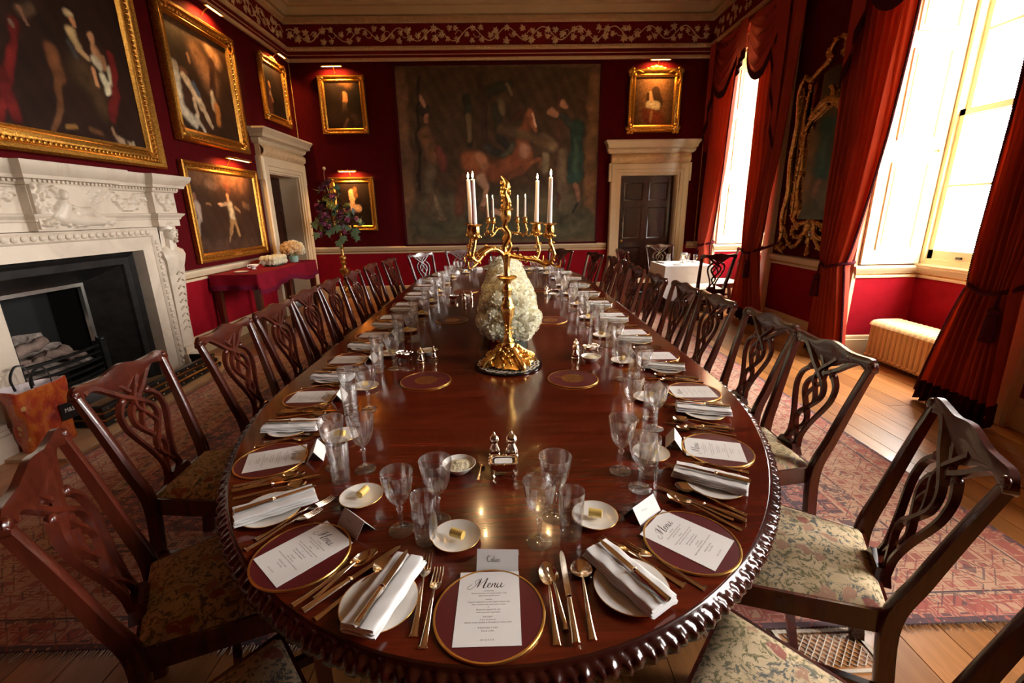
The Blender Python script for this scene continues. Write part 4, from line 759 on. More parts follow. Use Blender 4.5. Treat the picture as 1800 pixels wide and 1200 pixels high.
def valance(a, b, label):
    root = thing('window_valance', label, 'valance', loc=(0, 0, 0)); W = b - a; zt = 4.10; xb = 3.56
    MB().box(xb - .02, 3.765, a, b, zt, zt + .045).build('pelmet_board', 'valance_cloth', root, smooth=None)
    n_ = 2; sw = W / n_
    for k in range(n_):
        c = a + sw * (k + .5); hs = sw / 2
        def Q(u, v, o=0.):
            q = 2 * u - 1; sag = (1 - abs(q) ** 2.2); z = zt + .03 - (.30 + .0) * v * .55 - sag * v * .62; bul = .10 * sag * (.3 + .7 * v) + .036 * sin(v * 30 + 3.5 * abs(q)) * sag
            return (xb - .03 - bul - o - .02 * v, c + q * hs * (1 - .10 * v), z)
        mb = MB(); mb.grid(26, 26, lambda u, v: Q(u, v)); mb.build('swag', 'valance_cloth', root, smooth=180)
        mb = MB(); mb.grid(26, 3, lambda u, v: (lambda p: (p[0] - .006, p[1], p[2] - .10 * v))(Q(u, .985)))
        mb.grid(26, 3, lambda u, v: (lambda p: (p[0] + .006, p[1], p[2] - .10 * v))(Q(u, .985))); mb.build('swag_fringe', 'curtain_trim', root, smooth=180)
    def tail(y0, dirn, w_, L0, L1):
        def T(u, v, o=0.): # zigzag cascade, longer on the outside
            L = L0 + (L1 - L0) * u; return (xb - .10 - .035 * abs(((u * 5) % 2) - 1) - o, y0 + dirn * w_ * u, zt + .04 - L * v)
        MB().grid(30, 14, lambda u, v: T(u, v)).build('tail', 'valance_cloth', root, smooth=30)
        m2 = MB(); m2.grid(30, 2, lambda u, v: (lambda p: (p[0] - .008, p[1], p[2] + .05 - .13 * v))(T(u, 1.))); m2.grid(30, 2, lambda u, v: (lambda p: (p[0] + .010, p[1], p[2] + .05 - .13 * v))(T(u, 1.))); m2.build('tail_fringe', 'curtain_trim', root, smooth=30)
    tail(a + .22, -1, .24, .65, 1.75); tail(b - .22, 1, .24, .65, 1.45); tail((a + b) / 2 + .07, -1, .14, .62, .42)
    return root
valance(WIN[2][0] - .38, WIN[2][1] + .16, 'red swagged valance over the far window')
valance(WIN[1][0] - .25, WIN[1][1] + .28, 'red swagged valance over the near window, cut by the top edge')
valance(WIN[0][0] - .25, WIN[0][1] + .25, 'red swagged valance over the window nearest the viewer')

# ================================================================ pier mirror
mr = thing('pier_mirror', 'tall carved gilt pier mirror hanging between the two windows', 'mirror', M=wallM('R', 5.56, 0, .01))
def gl(name, poly, z): 
    n_ = len(poly); mb = MB().prism(poly, z, z + .006); mb.build(name, 'mirror_glass', mr, smooth=None)
gl('upper_plate', [(-.36, 2.62), (.36, 2.62), (.36, 2.98), (.24, 3.06), (.1, 3.10), (-.1, 3.10), (-.24, 3.06), (-.36, 2.98)], .03)
gl('main_plate', [(-.31, 1.46), (.31, 1.46), (.34, 2.45), (.25, 2.58), (.08, 2.66), (-.08, 2.66), (-.25, 2.58), (-.34, 2.45)], .036)
for s in (-1, 1): gl('side_plate', [(s * .40, 1.55), (s * .50, 1.50), (s * .54, 2.95), (s * .40, 2.98)], .028)
def scroll(name, pts, r, n_=6, knobs=0, seed=1):
    mb = MB(); Q = cr(pts, n_); mb.tube(Q, r, 7); rg_ = random.Random(seed)
    for k in range(knobs): q = Q[int(k * (len(Q) - 1) / max(knobs - 1, 1))]; rr = rg_.uniform(.014, .026); mb.sphere((q[0] + rg_.uniform(-.016, .016), q[1] + rg_.uniform(-.016, .016), q[2] + .012), rr, 6, 4)
    for k in range(knobs):                                     # curling leaves thrown off the scroll
        q = Q[rg_.randrange(len(Q))]; a = rg_.uniform(0, 6.28); L = rg_.uniform(.03, .065)
        mb.tube(cr([q, (q[0] + L * .6 * cos(a), q[1] + L * .6 * sin(a), q[2] + .012), (q[0] + L * cos(a + .5), q[1] + L * sin(a + .5), q[2] + .004)], 3), [.013, .003], 5)
    return mb.build(name, 'mirror_gilt', mr)
Z = .055
scroll('backboard_edge', [(-.56, 1.3, .03), (-.58, 2.2, .03), (-.56, 3.0, .03)], .012, 5, 0); scroll('backboard_edge', [(.56, 1.3, .03), (.58, 2.2, .03), (.56, 3.0, .03)], .012, 5, 0)
for s in (-1, 1):
    scroll('inner_frame', [(s * .05, 2.72, Z), (s * .20, 2.63, Z), (s * .33, 2.56, Z), (s * .37, 2.40, Z), (s * .34, 2.1, Z), (s * .36, 1.85, Z), (s * .32, 1.6, Z), (s * .36, 1.46, Z), (s * .22, 1.40, Z), (s * .04, 1.44, Z)], [.026, .02, .03, .02], 6, 34, 3)
    scroll('outer_frame', [(s * .08, 3.20, Z), (s * .25, 3.12, Z), (s * .40, 3.06, Z), (s * .52, 3.10, Z), (s * .60, 2.95, Z), (s * .55, 2.6, Z), (s * .58, 2.2, Z), (s * .54, 1.8, Z), (s * .60, 1.5, Z), (s * .56, 1.25, Z), (s * .62, 1.08, Z)], [.03, .022, .034, .02], 6, 40, 5)
    scroll('post', [(s * .40, 3.0, Z - .01), (s * .42, 2.7, Z), (s * .39, 2.3, Z), (s * .42, 1.9, Z), (s * .40, 1.5, Z)], [.016, .022, .016], 6, 20, 7)
    scroll('crest_scroll', [(s * .12, 3.15, Z), (s * .14, 3.26, Z), (s * .09, 3.34, Z), (s * .03, 3.38, Z)], [.028, .016], 6, 8, 11)
    scroll('apron_scroll', [(s * .06, 1.42, Z), (s * .10, 1.30, Z), (s * .24, 1.24, Z), (s * .34, 1.32, Z), (s * .28, 1.40, Z), (s * .22, 1.34, Z)], [.03, .018], 6, 10, 13)
    scroll('apron_scroll', [(s * .12, 1.24, Z), (s * .26, 1.12, Z), (s * .40, 1.16, Z), (s * .46, 1.26, Z), (s * .52, 1.36, Z)], [.03, .02, .014], 6, 12, 17)
    scroll('apron_foot', [(s * .46, 1.10, Z), (s * .54, 1.06, Z), (s * .58, 1.12, Z), (s * .52, 1.16, Z)], .022, 6, 4, 19)
scroll('mid_crest', [(-.30, 2.60, Z + .01), (-.18, 2.70, Z + .02), (0, 2.76, Z + .03), (.18, 2.70, Z + .02), (.30, 2.60, Z + .01)], [.02, .036, .02], 6, 16, 23)
scroll('finial', [(0, 2.76, Z), (.02, 2.83, Z), (-.01, 2.90, Z)], [.03, .008], 6, 4, 29)
mb = MB().lathe([(.0, 0), (.09, .0), (.105, .012), (.09, .024), (.075, .012)], 18); mb.v = [(a, 1.34 + b * 1.2, Z - .02 + c) for a, b, c in mb.v]; mb.build('cartouche', 'mirror_gilt', mr)
mb = MB().sphere((0, 1.34, Z - .01), .07, 14, 6, (1, 1.2, .15)); mb.build('cartouche_glass', 'mirror_glass', mr)
scroll('drop', [(0, 1.24, Z), (.01, 1.15, Z), (0, 1.06, Z - .02)], [.03, .012], 6, 6, 31)
# ================================================================ rug
rug = thing('rug', 'large worn oriental rug in rose, sand and navy under the long table', 'rug', loc=(-.24, 4.345, .0))
MB().box(-RW / 2, RW / 2, -RL / 2, RL / 2, .0008, .010).build('pile', 'rug', rug, smooth=None)
mb = MB(); rg = random.Random(3)
for e in (-1, 1):
    for k in range(int(RW / .011)):
        x = -RW / 2 + k * .011 + rg.uniform(-.003, .003); y = e * RL / 2; L = rg.uniform(.028, .045); dx = rg.uniform(-.010, .010)
        mb.add([(x - .0024, y, .004), (x + .0024, y, .004), (x + dx + .001, y + e * L, .003), (x + dx - .001, y + e * L, .003), (x, y, .007)], [(0, 1, 2, 3), (0, 3, 4), (1, 4, 2)])
tag(mb.build('fringe', 'fringe_wool', rug, smooth=None), None, kind='stuff')

# ================================================================ dining table
TZ = .74; CX = -.02; TW = 1.13; Y0, Y1, BE = .69, 7.76, 1.62
def outline(n, off=0.):
    P = []
    for k in range(n + 1): a = pi + pi * k / n; P.append((CX + (TW + off) * cos(a), Y0 + BE + (BE + off) * sin(a)))
    for k in range(n + 1): a = pi * k / n; P.append((CX + (TW + off) * cos(a), Y1 - BE + (BE + off) * sin(a)))
    return P
tb = thing('dining_table', 'very long polished mahogany dining table with rounded ends and carved edge', 'table', loc=(0, 0, 0))
cuts = [Y0 - .1, 1.52, 2.31, 2.94, 3.57, 4.20, 4.83, 5.46, 6.12, 6.92, Y1 + .1]
OUT = outline(60)
def clip(poly, y, keep_above):
    R = []
    for i in range(len(poly)):
        a, b = poly[i], poly[(i + 1) % len(poly)]; ia = (a[1] >= y) == keep_above; ib = (b[1] >= y) == keep_above
        if ia: R.append(a)
        if ia != ib: t = (y - a[1]) / (b[1] - a[1]); R.append((a[0] + (b[0] - a[0]) * t, y))
    return R
for i in range(len(cuts) - 1):
    P = clip(clip(OUT, cuts[i] + .0006, True), cuts[i + 1] - .0006, False); MB().prism(P, TZ - .026, TZ).build('table_leaf', 'table_mahogany', tb, smooth=None)
# carved gadrooned edge: relief carried round the outline
OB = outline(60); seg = []
for i in range(len(OB)):
    a, b = np.array(OB[i]), np.array(OB[(i + 1) % len(OB)]); L = np.linalg.norm(b - a); n_ = max(1, int(L / .0045)) if L > 1e-6 else 0
    for k in range(n_): seg.append(a + (b - a) * k / n_)
m_ = len(seg); prof = [(-.02, TZ - .001), (.0, TZ - .0005), (.006, TZ - .004), (.009, TZ - .010), (.014, TZ - .013), (.026, TZ - .018), (.033, TZ - .028), (.034, TZ - .040), (.028, TZ - .052), (.014, TZ - .058), (0, TZ - .06), (-.03, TZ - .06)]
vs = []; s_ = 0.
for i in range(m_):
    d = seg[(i + 1) % m_] - seg[i - 1]; d /= np.linalg.norm(d); nrm = np.array([d[1], -d[0]]); s_ = i * .0045
    for j, (o, z) in enumerate(prof):
        k = 0.
        if 4 <= j <= 9: u = (j - 4) / 5.; k = .0030 * sin(2 * pi * (s_ / .055 + .45 * u)) + .0034 * sin(2 * pi * (s_ / .0275 - .6 * u)) + .0022 * sin(2 * pi * (s_ / .0183 + 1.1 * u) + 1) * (1 if j in (6, 7, 8) else .3)
        q = seg[i] + nrm * (o + k); vs.append((q[0], q[1], z))
kp = len(prof); fs = [(i * kp + j, ((i + 1) % m_) * kp + j, ((i + 1) % m_) * kp + j + 1, i * kp + j + 1) for i in range(m_) for j in range(kp - 1)]
MB().add(vs, fs).build('carved_edge', 'table_edge', tb, smooth=70)
mb = MB(); A = [(CX + (TW - .12) * cos(a), Y0 + BE + (BE - .14) * sin(a)) for a in np.linspace(pi, 2 * pi, 40)] + [(CX + (TW - .12) * cos(a), Y1 - BE + (BE - .14) * sin(a)) for a in np.linspace(0, pi, 40)]
mb.run(A, [(0, .63), (0, TZ - .027), (.025, TZ - .027), (.025, .63), (0, .63)], closed=True); mb.build('apron', 'table_edge', tb, smooth=40)
lp = [(.03, .0), (.045, .01), (.05, .05), (.035, .08), (.05, .10), (.06, .15), (.065, .30), (.05, .42), (.06, .47), (.045, .50), (.07, .53), (.07, .64), (.07, TZ - .028)]
for y in (1.75, 3.2, 4.9, 6.7):
    for x in (-.62, .58): MB().lathe(lp, 14, (x, y, .0105)).build('leg', 'table_edge', tb, smooth=40)

# ================================================================ dining chairs
def chair_proto(seatm, name='dining_chair'):
    r = thing(name, 'x', 'chair', group='carved mahogany dining chairs')
    def back(z): q = (z - .44) / .53; return -.215 - .115 * q - .02 * q * q
    mp = lambda a, b, c: (a, back(b) + c * .98 - .008 * (1 - (a / .26) ** 2), b)
    for s in (-1, 1):
        pts = [(s * .19, -.265, .0), (s * .195, -.235, .22), (s * .205, -.215, .44), (s * .222, back(.60), .60), (s * .240, back(.80), .80), (s * .255, back(.955), .955)]
        Q = cr(pts, 5); mb = MB(); vs = []; n_ = len(Q)
        for i, (x, y, z) in enumerate(Q):
            t = i / (n_ - 1); wx = .020 - .006 * max(0, t - .4); wy = .024 - .012 * max(0, t - .45) * 1.6
            vs += [(x - wx, y - wy, z), (x + wx, y - wy, z), (x + wx, y + wy * .7, z), (x + wx * .45, y + wy, z), (x - wx * .45, y + wy, z), (x - wx, y + wy * .7, z)]
        mb.add(vs, [(6 * i + k, 6 * i + (k + 1) % 6, 6 * i + 6 + (k + 1) % 6, 6 * i + 6 + k) for i in range(n_ - 1) for k in range(6)] + [tuple(range(5, -1, -1)), tuple(6 * (n_ - 1) + k for k in range(6))])
        mb.build('back_post', 'chair_mahogany', r, smooth=50)
        MB().add([(s * .255 - .022, .20, 0), (s * .255 + .022, .20, 0), (s * .255 + .022, .244, 0), (s * .255 - .022, .244, 0), (s * .258 - .024, .195, .4), (s * .258 + .024, .195, .4), (s * .258 + .024, .245, .4), (s * .258 - .024, .245, .4)],
                 [(3, 2, 1, 0), (4, 5, 6, 7), (0, 1, 5, 4), (1, 2, 6, 5), (2, 3, 7, 6), (3, 0, 4, 7)]).build('front_leg', 'chair_mahogany', r, smooth=None)
        MB().box(s * .225 - .011, s * .225 + .011, -.22, .21, .17, .205).build('side_stretcher', 'chair_mahogany', r, smooth=None)
    MB().box(-.22, .22, -.02, .005, .17, .20).build('cross_stretcher', 'chair_mahogany', r, smooth=None)
    # crest: yoke with eared ends and a raised centre
    mb = MB(); cx = [-.275, -.262, -.235, -.18, -.11, -.05, 0, .05, .11, .18, .235, .262, .275]
    zt = [.955, .972, .980, .974, .972, .985, .992, .985, .972, .974, .980, .972, .955]; zb = [.935, .922, .926, .940, .918, .884, .874, .884, .918, .940, .926, .922, .935]
    Q = cr([(a, b, c) for a, b, c in zip(cx, zt, zb)], 4); vs = []
    for (x, t, b) in Q:
        yb = back((t + b) / 2) - .012 * (1 - (x / .27) ** 2); vs += [(x, yb - .016, b), (x, yb + .014, b), (x, yb + .016, (t + b) / 2), (x, yb + .006, t), (x, yb - .012, t)]
    n_ = len(Q); mb.add(vs, [(5 * i + k, 5 * i + (k + 1) % 5, 5 * i + 5 + (k + 1) % 5, 5 * i + 5 + k) for i in range(n_ - 1) for k in range(5)] + [tuple(range(4, -1, -1)), tuple(5 * (n_ - 1) + k for k in range(5))])
    crest = mb.build('crest_rail', 'chair_mahogany', r, smooth=50)
    for s in (-1, 1): 
        k = MB().sphere((s * .258, back(.95) + .008, .952), .019, 8, 6, (1, .7, 1)); k.build('ear_scroll', 'chair_mahogany', crest)
    # pierced, interlaced splat: each strap of its own
    sp = MB()
    def st(pts, wd, th=.016, dz=0.): sp.stroke(pts, wd, th, lambda a, b, c: (lambda q: (q[0], q[1] + dz, q[2]))(mp(a, b, c)), 5)
    for s in (-1, 1):
        st([(s * .225, .942), (s * .178, .948), (s * .125, .915), (s * .072, .872), (s * .008, .832), (-s * .052, .788), (-s * .064, .738), (-s * .026, .682), (s * .022, .632), (s * .026, .588), (s * .0, .548), (-s * .026, .508), (-s * .034, .475)], [.034, .029, .025, .021, .018], .018, s * .004)
        st([(s * .060, .925), (s * .030, .892), (-s * .012, .845), (-s * .022, .80), (s * .016, .75), (s * .036, .70), (s * .0, .645), (-s * .042, .60)], [.030, .022, .018, .016], .016, -s * .004)
        st([(s * .072, .842), (s * .090, .834), (s * .120, .80), (s * .124, .745), (s * .104, .69), (s * .074, .63), (s * .050, .57), (s * .040, .52), (s * .052, .475)], [.030, .024, .022, .020, .024], .020)
        k = mp(s * .076, .845, 0); sp.sphere((k[0], k[1], k[2]), .018, 8, 6, (1, .8, 1))
    sp.build('splat', 'chair_mahogany', r, smooth=50)
    MB().add([(-.075, -.245, .44), (.075, -.245, .44), (.075, -.195, .44), (-.075, -.195, .44), (-.052, -.24, .49), (.052, -.24, .49), (.052, -.205, .49), (-.052, -.205, .49)], [(3, 2, 1, 0), (4, 5, 6, 7), (0, 1, 5, 4), (1, 2, 6, 5), (2, 3, 7, 6), (3, 0, 4, 7)]).build('splat_shoe', 'chair_mahogany', r, smooth=None)
    # seat: rails and drop-in upholstered pad
    B, F = (.20, -.22), (.282, .248)
    def trap(k, e): return [(-B[0] * k - e, B[1] - e), (B[0] * k + e, B[1] - e), (F[0] * k + e, F[1] + e), (-F[0] * k - e, F[1] + e)]
    MB().prism(trap(1, 0), .375, .452).build('seat_frame', 'chair_mahogany', r, smooth=None)
    def pad(u, v):
        y = B[1] + .006 + (F[1] - B[1] - .012) * v; hw_ = (B[0] + (F[0] - B[0]) * v) - .008; x = (2 * u - 1) * hw_
        e = min(u, 1 - u, v, 1 - v); h = .030 * min(1, e / .16) ** .5 if e > 0 else 0; return (x, y, .449 + h + .006 * sin(pi * u) * sin(pi * v))
    MB().grid(24, 24, pad).build('seat_pad', seatm, r, smooth=180, fixn=False)
    return r
chair = chair_proto('needlework'); CT = tree_of(chair)
ORD = ['first', 'second', 'third', 'fourth', 'fifth', 'sixth', 'seventh', 'eighth', 'ninth', 'tenth', 'eleventh', 'twelfth']
LC = [(-.653, .663, -48.7), (-.945, 1.265, -58), (-1.30, 1.91, -85.6), (-1.27, 2.60, -89), (-1.29, 3.21, -90), (-1.33, 3.84, -90), (-1.34, 4.43, -91), (-1.33, 5.12, -89), (-1.34, 5.86, -91), (-1.27, 6.52, -95), (-1.04, 7.20, -128), (-.55, 7.66, -146)]
RC = [(.64, .71, 48.7), (1.01, 1.31, 62), (1.18, 2.01, 89), (1.23, 2.60, 90), (1.22, 3.26, 91), (1.20, 3.82, 90), (1.16, 4.42, 90), (1.16, 5.10, 92), (1.20, 5.68, 90), (1.17, 6.25, 92), (1.07, 6.87, 104), (.72, 7.54, 131)]
first = True
def put_chair(x, y, rz, lb):
    global first
    if first: chair.location = (x, y, .0105); chair.rotation_euler = (0, 0, RAD(rz)); chair['label'] = lb; first = False; return chair
    return dup(chair, CT, (x, y, .0105), RAD(rz), lb)
for k, (x, y, rz) in enumerate(LC): put_chair(x, y, rz, 'mahogany dining chair with pierced back, %s from the viewer on the fireplace side' % ORD[k])
for k, (x, y, rz) in enumerate(RC): put_chair(x, y, rz, 'mahogany dining chair with pierced back, %s from the viewer on the window side' % ORD[k])
put_chair(.03, 8.02, 180, 'mahogany dining chair at the far end of the long table, behind the candelabra')
chair2 = chair_proto('cream_damask', 'side_chair'); CT2 = tree_of(chair2)
for k, (x, y, rz, lb) in enumerate([(3.05, 6.86, 6, 'dark chair with cream seat in front of the small white-clothed table'), (2.93, 8.22, 182, 'chair behind the small white-clothed table, by the back door'), (3.62, 7.42, 92, 'chair with cream seat between the small table and the far window'), (2.31, 7.62, -84, 'chair at the left of the small white-clothed table')]):
    if k == 0: chair2.location = (x, y, 0); chair2.rotation_euler = (0, 0, RAD(rz)); chair2['label'] = lb; chair2['group'] = 'chairs round the small table'
    else: dup(chair2, CT2, (x, y, 0), RAD(rz), lb)

# ================================================================ place settings: prototypes
def proto(name, cat, group): return thing(name, 'x', cat, loc=(0, 0, TZ), group=group)
P = {}
# place mat
r = P['mat'] = proto('place_mat', 'place mat', 'round maroon place mats'); 
MB().lathe([(0, .0), (.121, .0), (.121, .0045), (0, .0045)], 48).build('disc', 'mat_maroon', r, smooth=30); MB().lathe([(.1195, .0), (.1245, .0008), (.1250, .0035), (.1235, .0058), (.1195, .0056)], 48, closed=True).build('gilt_rim', 'gold_rim', r)
# menu card with its lettering
def text_mesh(body, size, shear=0., spacing=1.0, width=None):
    cu = bpy.data.curves.new('lettering', 'FONT'); cu.body = body; cu.size = size; cu.align_x = 'CENTER'; cu.shear = shear; cu.space_character = spacing; cu.resolution_u = 2
    o = bpy.data.objects.new('lettering', cu); COL.objects.link(o); dg = bpy.context.evaluated_depsgraph_get(); me = bpy.data.meshes.new_from_object(o.evaluated_get(dg)); bpy.data.objects.remove(o); bpy.data.curves.remove(cu)
    v = np.array([tuple(q.co) for q in me.vertices]); fs = [tuple(f.vertices) for f in me.polygons]; bpy.data.meshes.remove(me)
    if width: v[:, 0] *= width / (v[:, 0].max() - v[:, 0].min())
    return v, fs
r = P['menu'] = proto('menu_card', 'menu card', 'printed menu cards on the place mats')
MB().box(-.0715, .0715, -.1005, .1005, .0, .0007).build('card', 'card', r, smooth=None)
def script(mb, strokes, ox, oy, sc, z):
    for pts, wd in strokes: mb.stroke([(ox + (x + .25 * y) * sc, oy + y * sc) for x, y in pts], [q * sc for q in wd], .0002, lambda a, b, c: (a, b, z + c), 6)
MENU = [([(-.15, .25), (-.32, .02), (-.20, -.12), (.05, .05), (.22, .55), (.12, .62), (.0, .45), (.10, .25)], [.02, .03, .02, .03, .025, .02]), ([(.30, .72), (.28, .4), (.22, .0)], [.03, .09, .03]), ([(.22, .0), (.45, .40), (.68, .74)], [.02, .025, .03]), ([(.68, .74), (.63, .35), (.60, .03), (.70, -.02), (.80, .10)], [.03, .09, .08, .03, .02]),
        ([(.80, .10), (.96, .22), (.94, .34), (.84, .26), (.84, .06), (.94, .0), (1.06, .10)], [.02, .03, .03, .06, .05, .03, .02]), ([(1.08, .32), (1.07, .15), (1.05, .0)], [.03, .06, .03]), ([(1.06, .08), (1.18, .30), (1.26, .28), (1.24, .10), (1.30, .0), (1.40, .10)], [.02, .03, .06, .06, .03, .02]), ([(1.42, .32), (1.38, .10), (1.46, .0), (1.58, .12), (1.62, .32)], [.03, .07, .05, .02, .03]), ([(1.63, .34), (1.60, .10), (1.68, .0), (1.82, .16)], [.05, .06, .04, .015])]
mb = MB(); script(mb, MENU, -.038, .052, .040, .00085); mb.build('heading', 'ink', r, smooth=None)
L_ = [('STARTER', .0051, .040, 0, 1.3, .022), ('Braised parsnip and sweet potato soup', .0055, .0335, .3, 1.1, .082), ('with home made bread', .0055, .0265, .3, 1.1, .049), ('MAIN', .0051, .0155, 0, 1.3, .0135), ("Trapper's battered cod and triple cooked chips", .0055, .009, .3, 1.1, .097), ('with crushed peas and tartare sauce', .0055, .002, .3, 1.1, .077), ('or', .0055, -.005, .3, 1.1, .0038), ('Butternut squash filo tart', .0055, -.012, .3, 1.1, .055), ('with seasonal vegetables', .0055, -.019, .3, 1.1, .053), ('DESSERT', .0051, -.031, 0, 1.3, .022), ('A duo of desserts,', .0055, -.038, .3, 1.1, .037), ('Vanilla crème brûlée & Strawberry cheesecake', .0055, -.045, .3, 1.1, .102), ('WEDDING CAKE', .0058, -.0585, 0, 1.3, .043), ('Tea & coffee', .0055, -.066, .3, 1.1, .028), ('AKI & KATE', .0055, -.0875, 0, 1.3, .030)]
mb = MB()
for (tx, sz, yy, sh, spc, wd) in L_: v, fs = text_mesh(tx, sz, sh, spc, wd); mb.add([(a, b + yy, .00085) for a, b, c in v], fs)
mb.build('small_print', 'ink_soft', r, smooth=None, fixn=False)
# tent card
def tent(name, word=None):
    r = proto('place_card', 'place card', 'folded place cards'); w_, h, d = .052, .042, .030
    MB().add([(-w_, -d, 0), (w_, -d, 0), (w_, 0, h), (-w_, 0, h), (-w_, -d + .0008, 0), (w_, -d + .0008, 0), (w_, .0006, h - .0008), (-w_, .0006, h - .0008)], [(0, 1, 2, 3), (7, 6, 5, 4), (0, 4, 5, 1), (1, 5, 6, 2), (3, 7, 4, 0)]).build('front_fold', 'card', r, smooth=None)
    MB().add([(-w_, d, 0), (w_, d, 0), (w_, 0, h), (-w_, 0, h), (-w_, d - .0008, 0), (w_, d - .0008, 0), (w_, -.0006, h - .0008), (-w_, -.0006, h - .0008)], [(3, 2, 1, 0), (4, 5, 6, 7), (0, 1, 5, 4), (1, 2, 6, 5), (3, 0, 4, 7)]).build('back_fold', 'card', r, smooth=None)
    if word:
        mb = MB(); ca, sa = cos(atan2(h, d)), sin(atan2(h, d))
        for pts, wd in word: mb.stroke([(-.026 + x * .017, .022 + y * .017) for x, y in pts], [q * .017 for q in wd], .0002, lambda a, b, c: (a, -d + b * ca - (.0004 + c) * sa, b * sa + (.0004 + c) * ca), 6)
        mb.build('handwritten_name', 'ink', r, smooth=None)
    return r
COLIN = [([(.45, .72), (.25, .85), (.05, .5), (.15, .05), (.45, .12)], [.05, .07, .05]), ([(.78, .42), (.62, .38), (.60, .12), (.78, .06), (.86, .28), (.78, .42)], [.05]), ([(1.05, .85), (1.02, .4), (1.08, .06), (1.2, .12)], [.05]), ([(1.32, .42), (1.33, .1), (1.42, .06)], [.05]), ([(1.34, .62), (1.35, .66)], [.06]), ([(1.55, .42), (1.55, .06), (1.58, .30), (1.75, .42), (1.82, .25), (1.84, .06), (1.95, .1)], [.05])]
P['card0'] = tent('x', COLIN); P['card'] = tent('x', [([(.2, .4), (.5, .6), (.8, .3), (1.1, .5), (1.4, .25), (1.7, .5)], [.05, .04])])
# butter dish and butter
def dish(prof, n=36): return MB().lathe(prof, n)
r = P['butter_dish'] = proto('butter_dish', 'dish', 'small butter dishes'); MB().lathe([(0, .001), (.03, .0), (.034, .003), (.050, .006), (.064, .0135), (.066, .0145), (.065, .0160), (.049, .0095), (.03, .0065), (0, .006)], 36).build('saucer', 'porcelain', r); MB().lathe([(.0640, .0138), (.0665, .0143), (.0662, .0163), (.0638, .0155)], 36, closed=True).build('gilt_line', 'gold_rim', r)
r = P['butter'] = proto('butter_pat', 'butter', 'rolled butter pats'); MB().tube([(-.019, 0, .0185), (-.0185, 0, .0185), (.0185, 0, .0185), (.019, 0, .0185)], [.0105, .0118, .0118, .0105], 14).build('roll', 'butter', r)
# side plate
r = P['plate'] = proto('side_plate', 'plate', 'white side plates'); MB().lathe([(0, .001), (.05, .0), (.054, .004), (.066, .007), (.086, .0115), (.088, .013), (.0865, .014), (.064, .0100), (.052, .007), (0, .0065)], 44).build('dish', 'porcelain', r); MB().lathe([(.0855, .0118), (.0885, .0125), (.0882, .0142), (.0852, .0136)], 44, closed=True).build('gilt_line', 'gold_rim', r)
# napkin: folded in thirds, loosely
r = P['napkin'] = proto('napkin', 'napkin', 'folded white napkins')
def nap(hw_, hl, z0, z1, sk, ph):
    mb = MB(); n_ = 14; m2 = 18; vs = []
    for j in range(m2 + 1):
        y = -hl + 2 * hl * j / m2; w_ = hw_ * (1 + .03 * sin(j * .8 + ph)); k = .5 + .5 * cos(2 * pi * (j / m2 - .5)) * .2
        for i in range(n_):
            a = 2 * pi * i / n_; ex = abs(cos(a)) ** .35 * (1 if cos(a) > 0 else -1); ez = abs(sin(a)) ** .7 * (1 if sin(a) > 0 else -1)
            vs.append((sk * y + w_ * ex, y + .002 * sin(i * 1.9 + ph), (z0 + z1) / 2 + (z1 - z0) / 2 * ez * (1 - .25 * (abs(2 * j / m2 - 1) ** 6)) + .0012 * sin(j * 1.1 + i + ph)))
    mb.add(vs, [(j * n_ + i, j * n_ + (i + 1) % n_, (j + 1) * n_ + (i + 1) % n_, (j + 1) * n_ + i) for j in range(m2) for i in range(n_)] + [tuple(range(n_ - 1, -1, -1)), tuple(m2 * n_ + i for i in range(n_))]); return mb
nap(.043, .112, .0, .0085, .0, .3).build('lower_fold', 'linen', r, smooth=60); nap(.041, .110, .0075, .0165, .01, 1.4).build('middle_fold', 'linen', r, smooth=60); nap(.0195, .109, .0150, .0245, .012, 2.2).xf(Matrix.Translation((-.020, 0, 0))).build('left_roll', 'linen', r, smooth=60); nap(.0195, .109, .0150, .0245, -.012, 3.3).xf(Matrix.Translation((.020, 0, 0))).build('right_roll', 'linen', r, smooth=60)
# cutlery, lying along +y with the handle end at y = 0
def handle(mb, L, w0, w1, z0, z1, th=.0022):
    n_ = 14; vs = []
    for i in range(n_ + 1):
        t = i / n_; y = L * t; w_ = w0 + (w1 - w0) * t ** .7; z = z0 + (z1 - z0) * (sin(t * pi * .5)) ** 2
        vs += [(-w_, y, z), (-w_ * .5, y, z + th), (w_ * .5, y, z + th), (w_, y, z), (0, y, z - th * .4)]
    mb.add(vs, [(5 * i + k, 5 * i + (k + 1) % 5, 5 * i + 5 + (k + 1) % 5, 5 * i + 5 + k) for i in range(n_) for k in range(5)] + [(0, 1, 2, 3, 4), tuple(5 * n_ + k for k in (4, 3, 2, 1, 0))]); return mb
def fork(L, m, nm):
    r = proto('fork', 'fork', nm); k = L / .23; mb = handle(MB(), .145 * k, .0085 * k, .0028, .0012, .013); mb.stroke([(-.0085, .0), (-.0085, .004), (.0, .0045), (.0085, .004), (.0085, 0)], .003, .002, lambda a, b, c: (a, b, .0025 + c))
    g = MB()
    g.grid(8, 8, lambda u, v: ((2 * u - 1) * (.003 + .0105 * sin(pi * .5 * min(1, v * 1.25))) , (.145 + .035 * v) * k, .013 - .008 * sin(pi * .5 * v) - .0015 * (1 - (2 * u - 1) ** 2)))
    mb.add(g.v, g.f); mb.add([(a, b, c + .0015) for a, b, c in g.v], g.f)
    for q in range(4):
        x = (q - 1.5) * .0075; mb.tube([(x, .177 * k, .0055), (x, .195 * k, .0035), (x * .98, .215 * k, .0045), (x * .96, .230 * k, .008)], [.0020, .0019, .0016, .0007], 5)
    mb.build('fork_body', m, r, smooth=50); return r
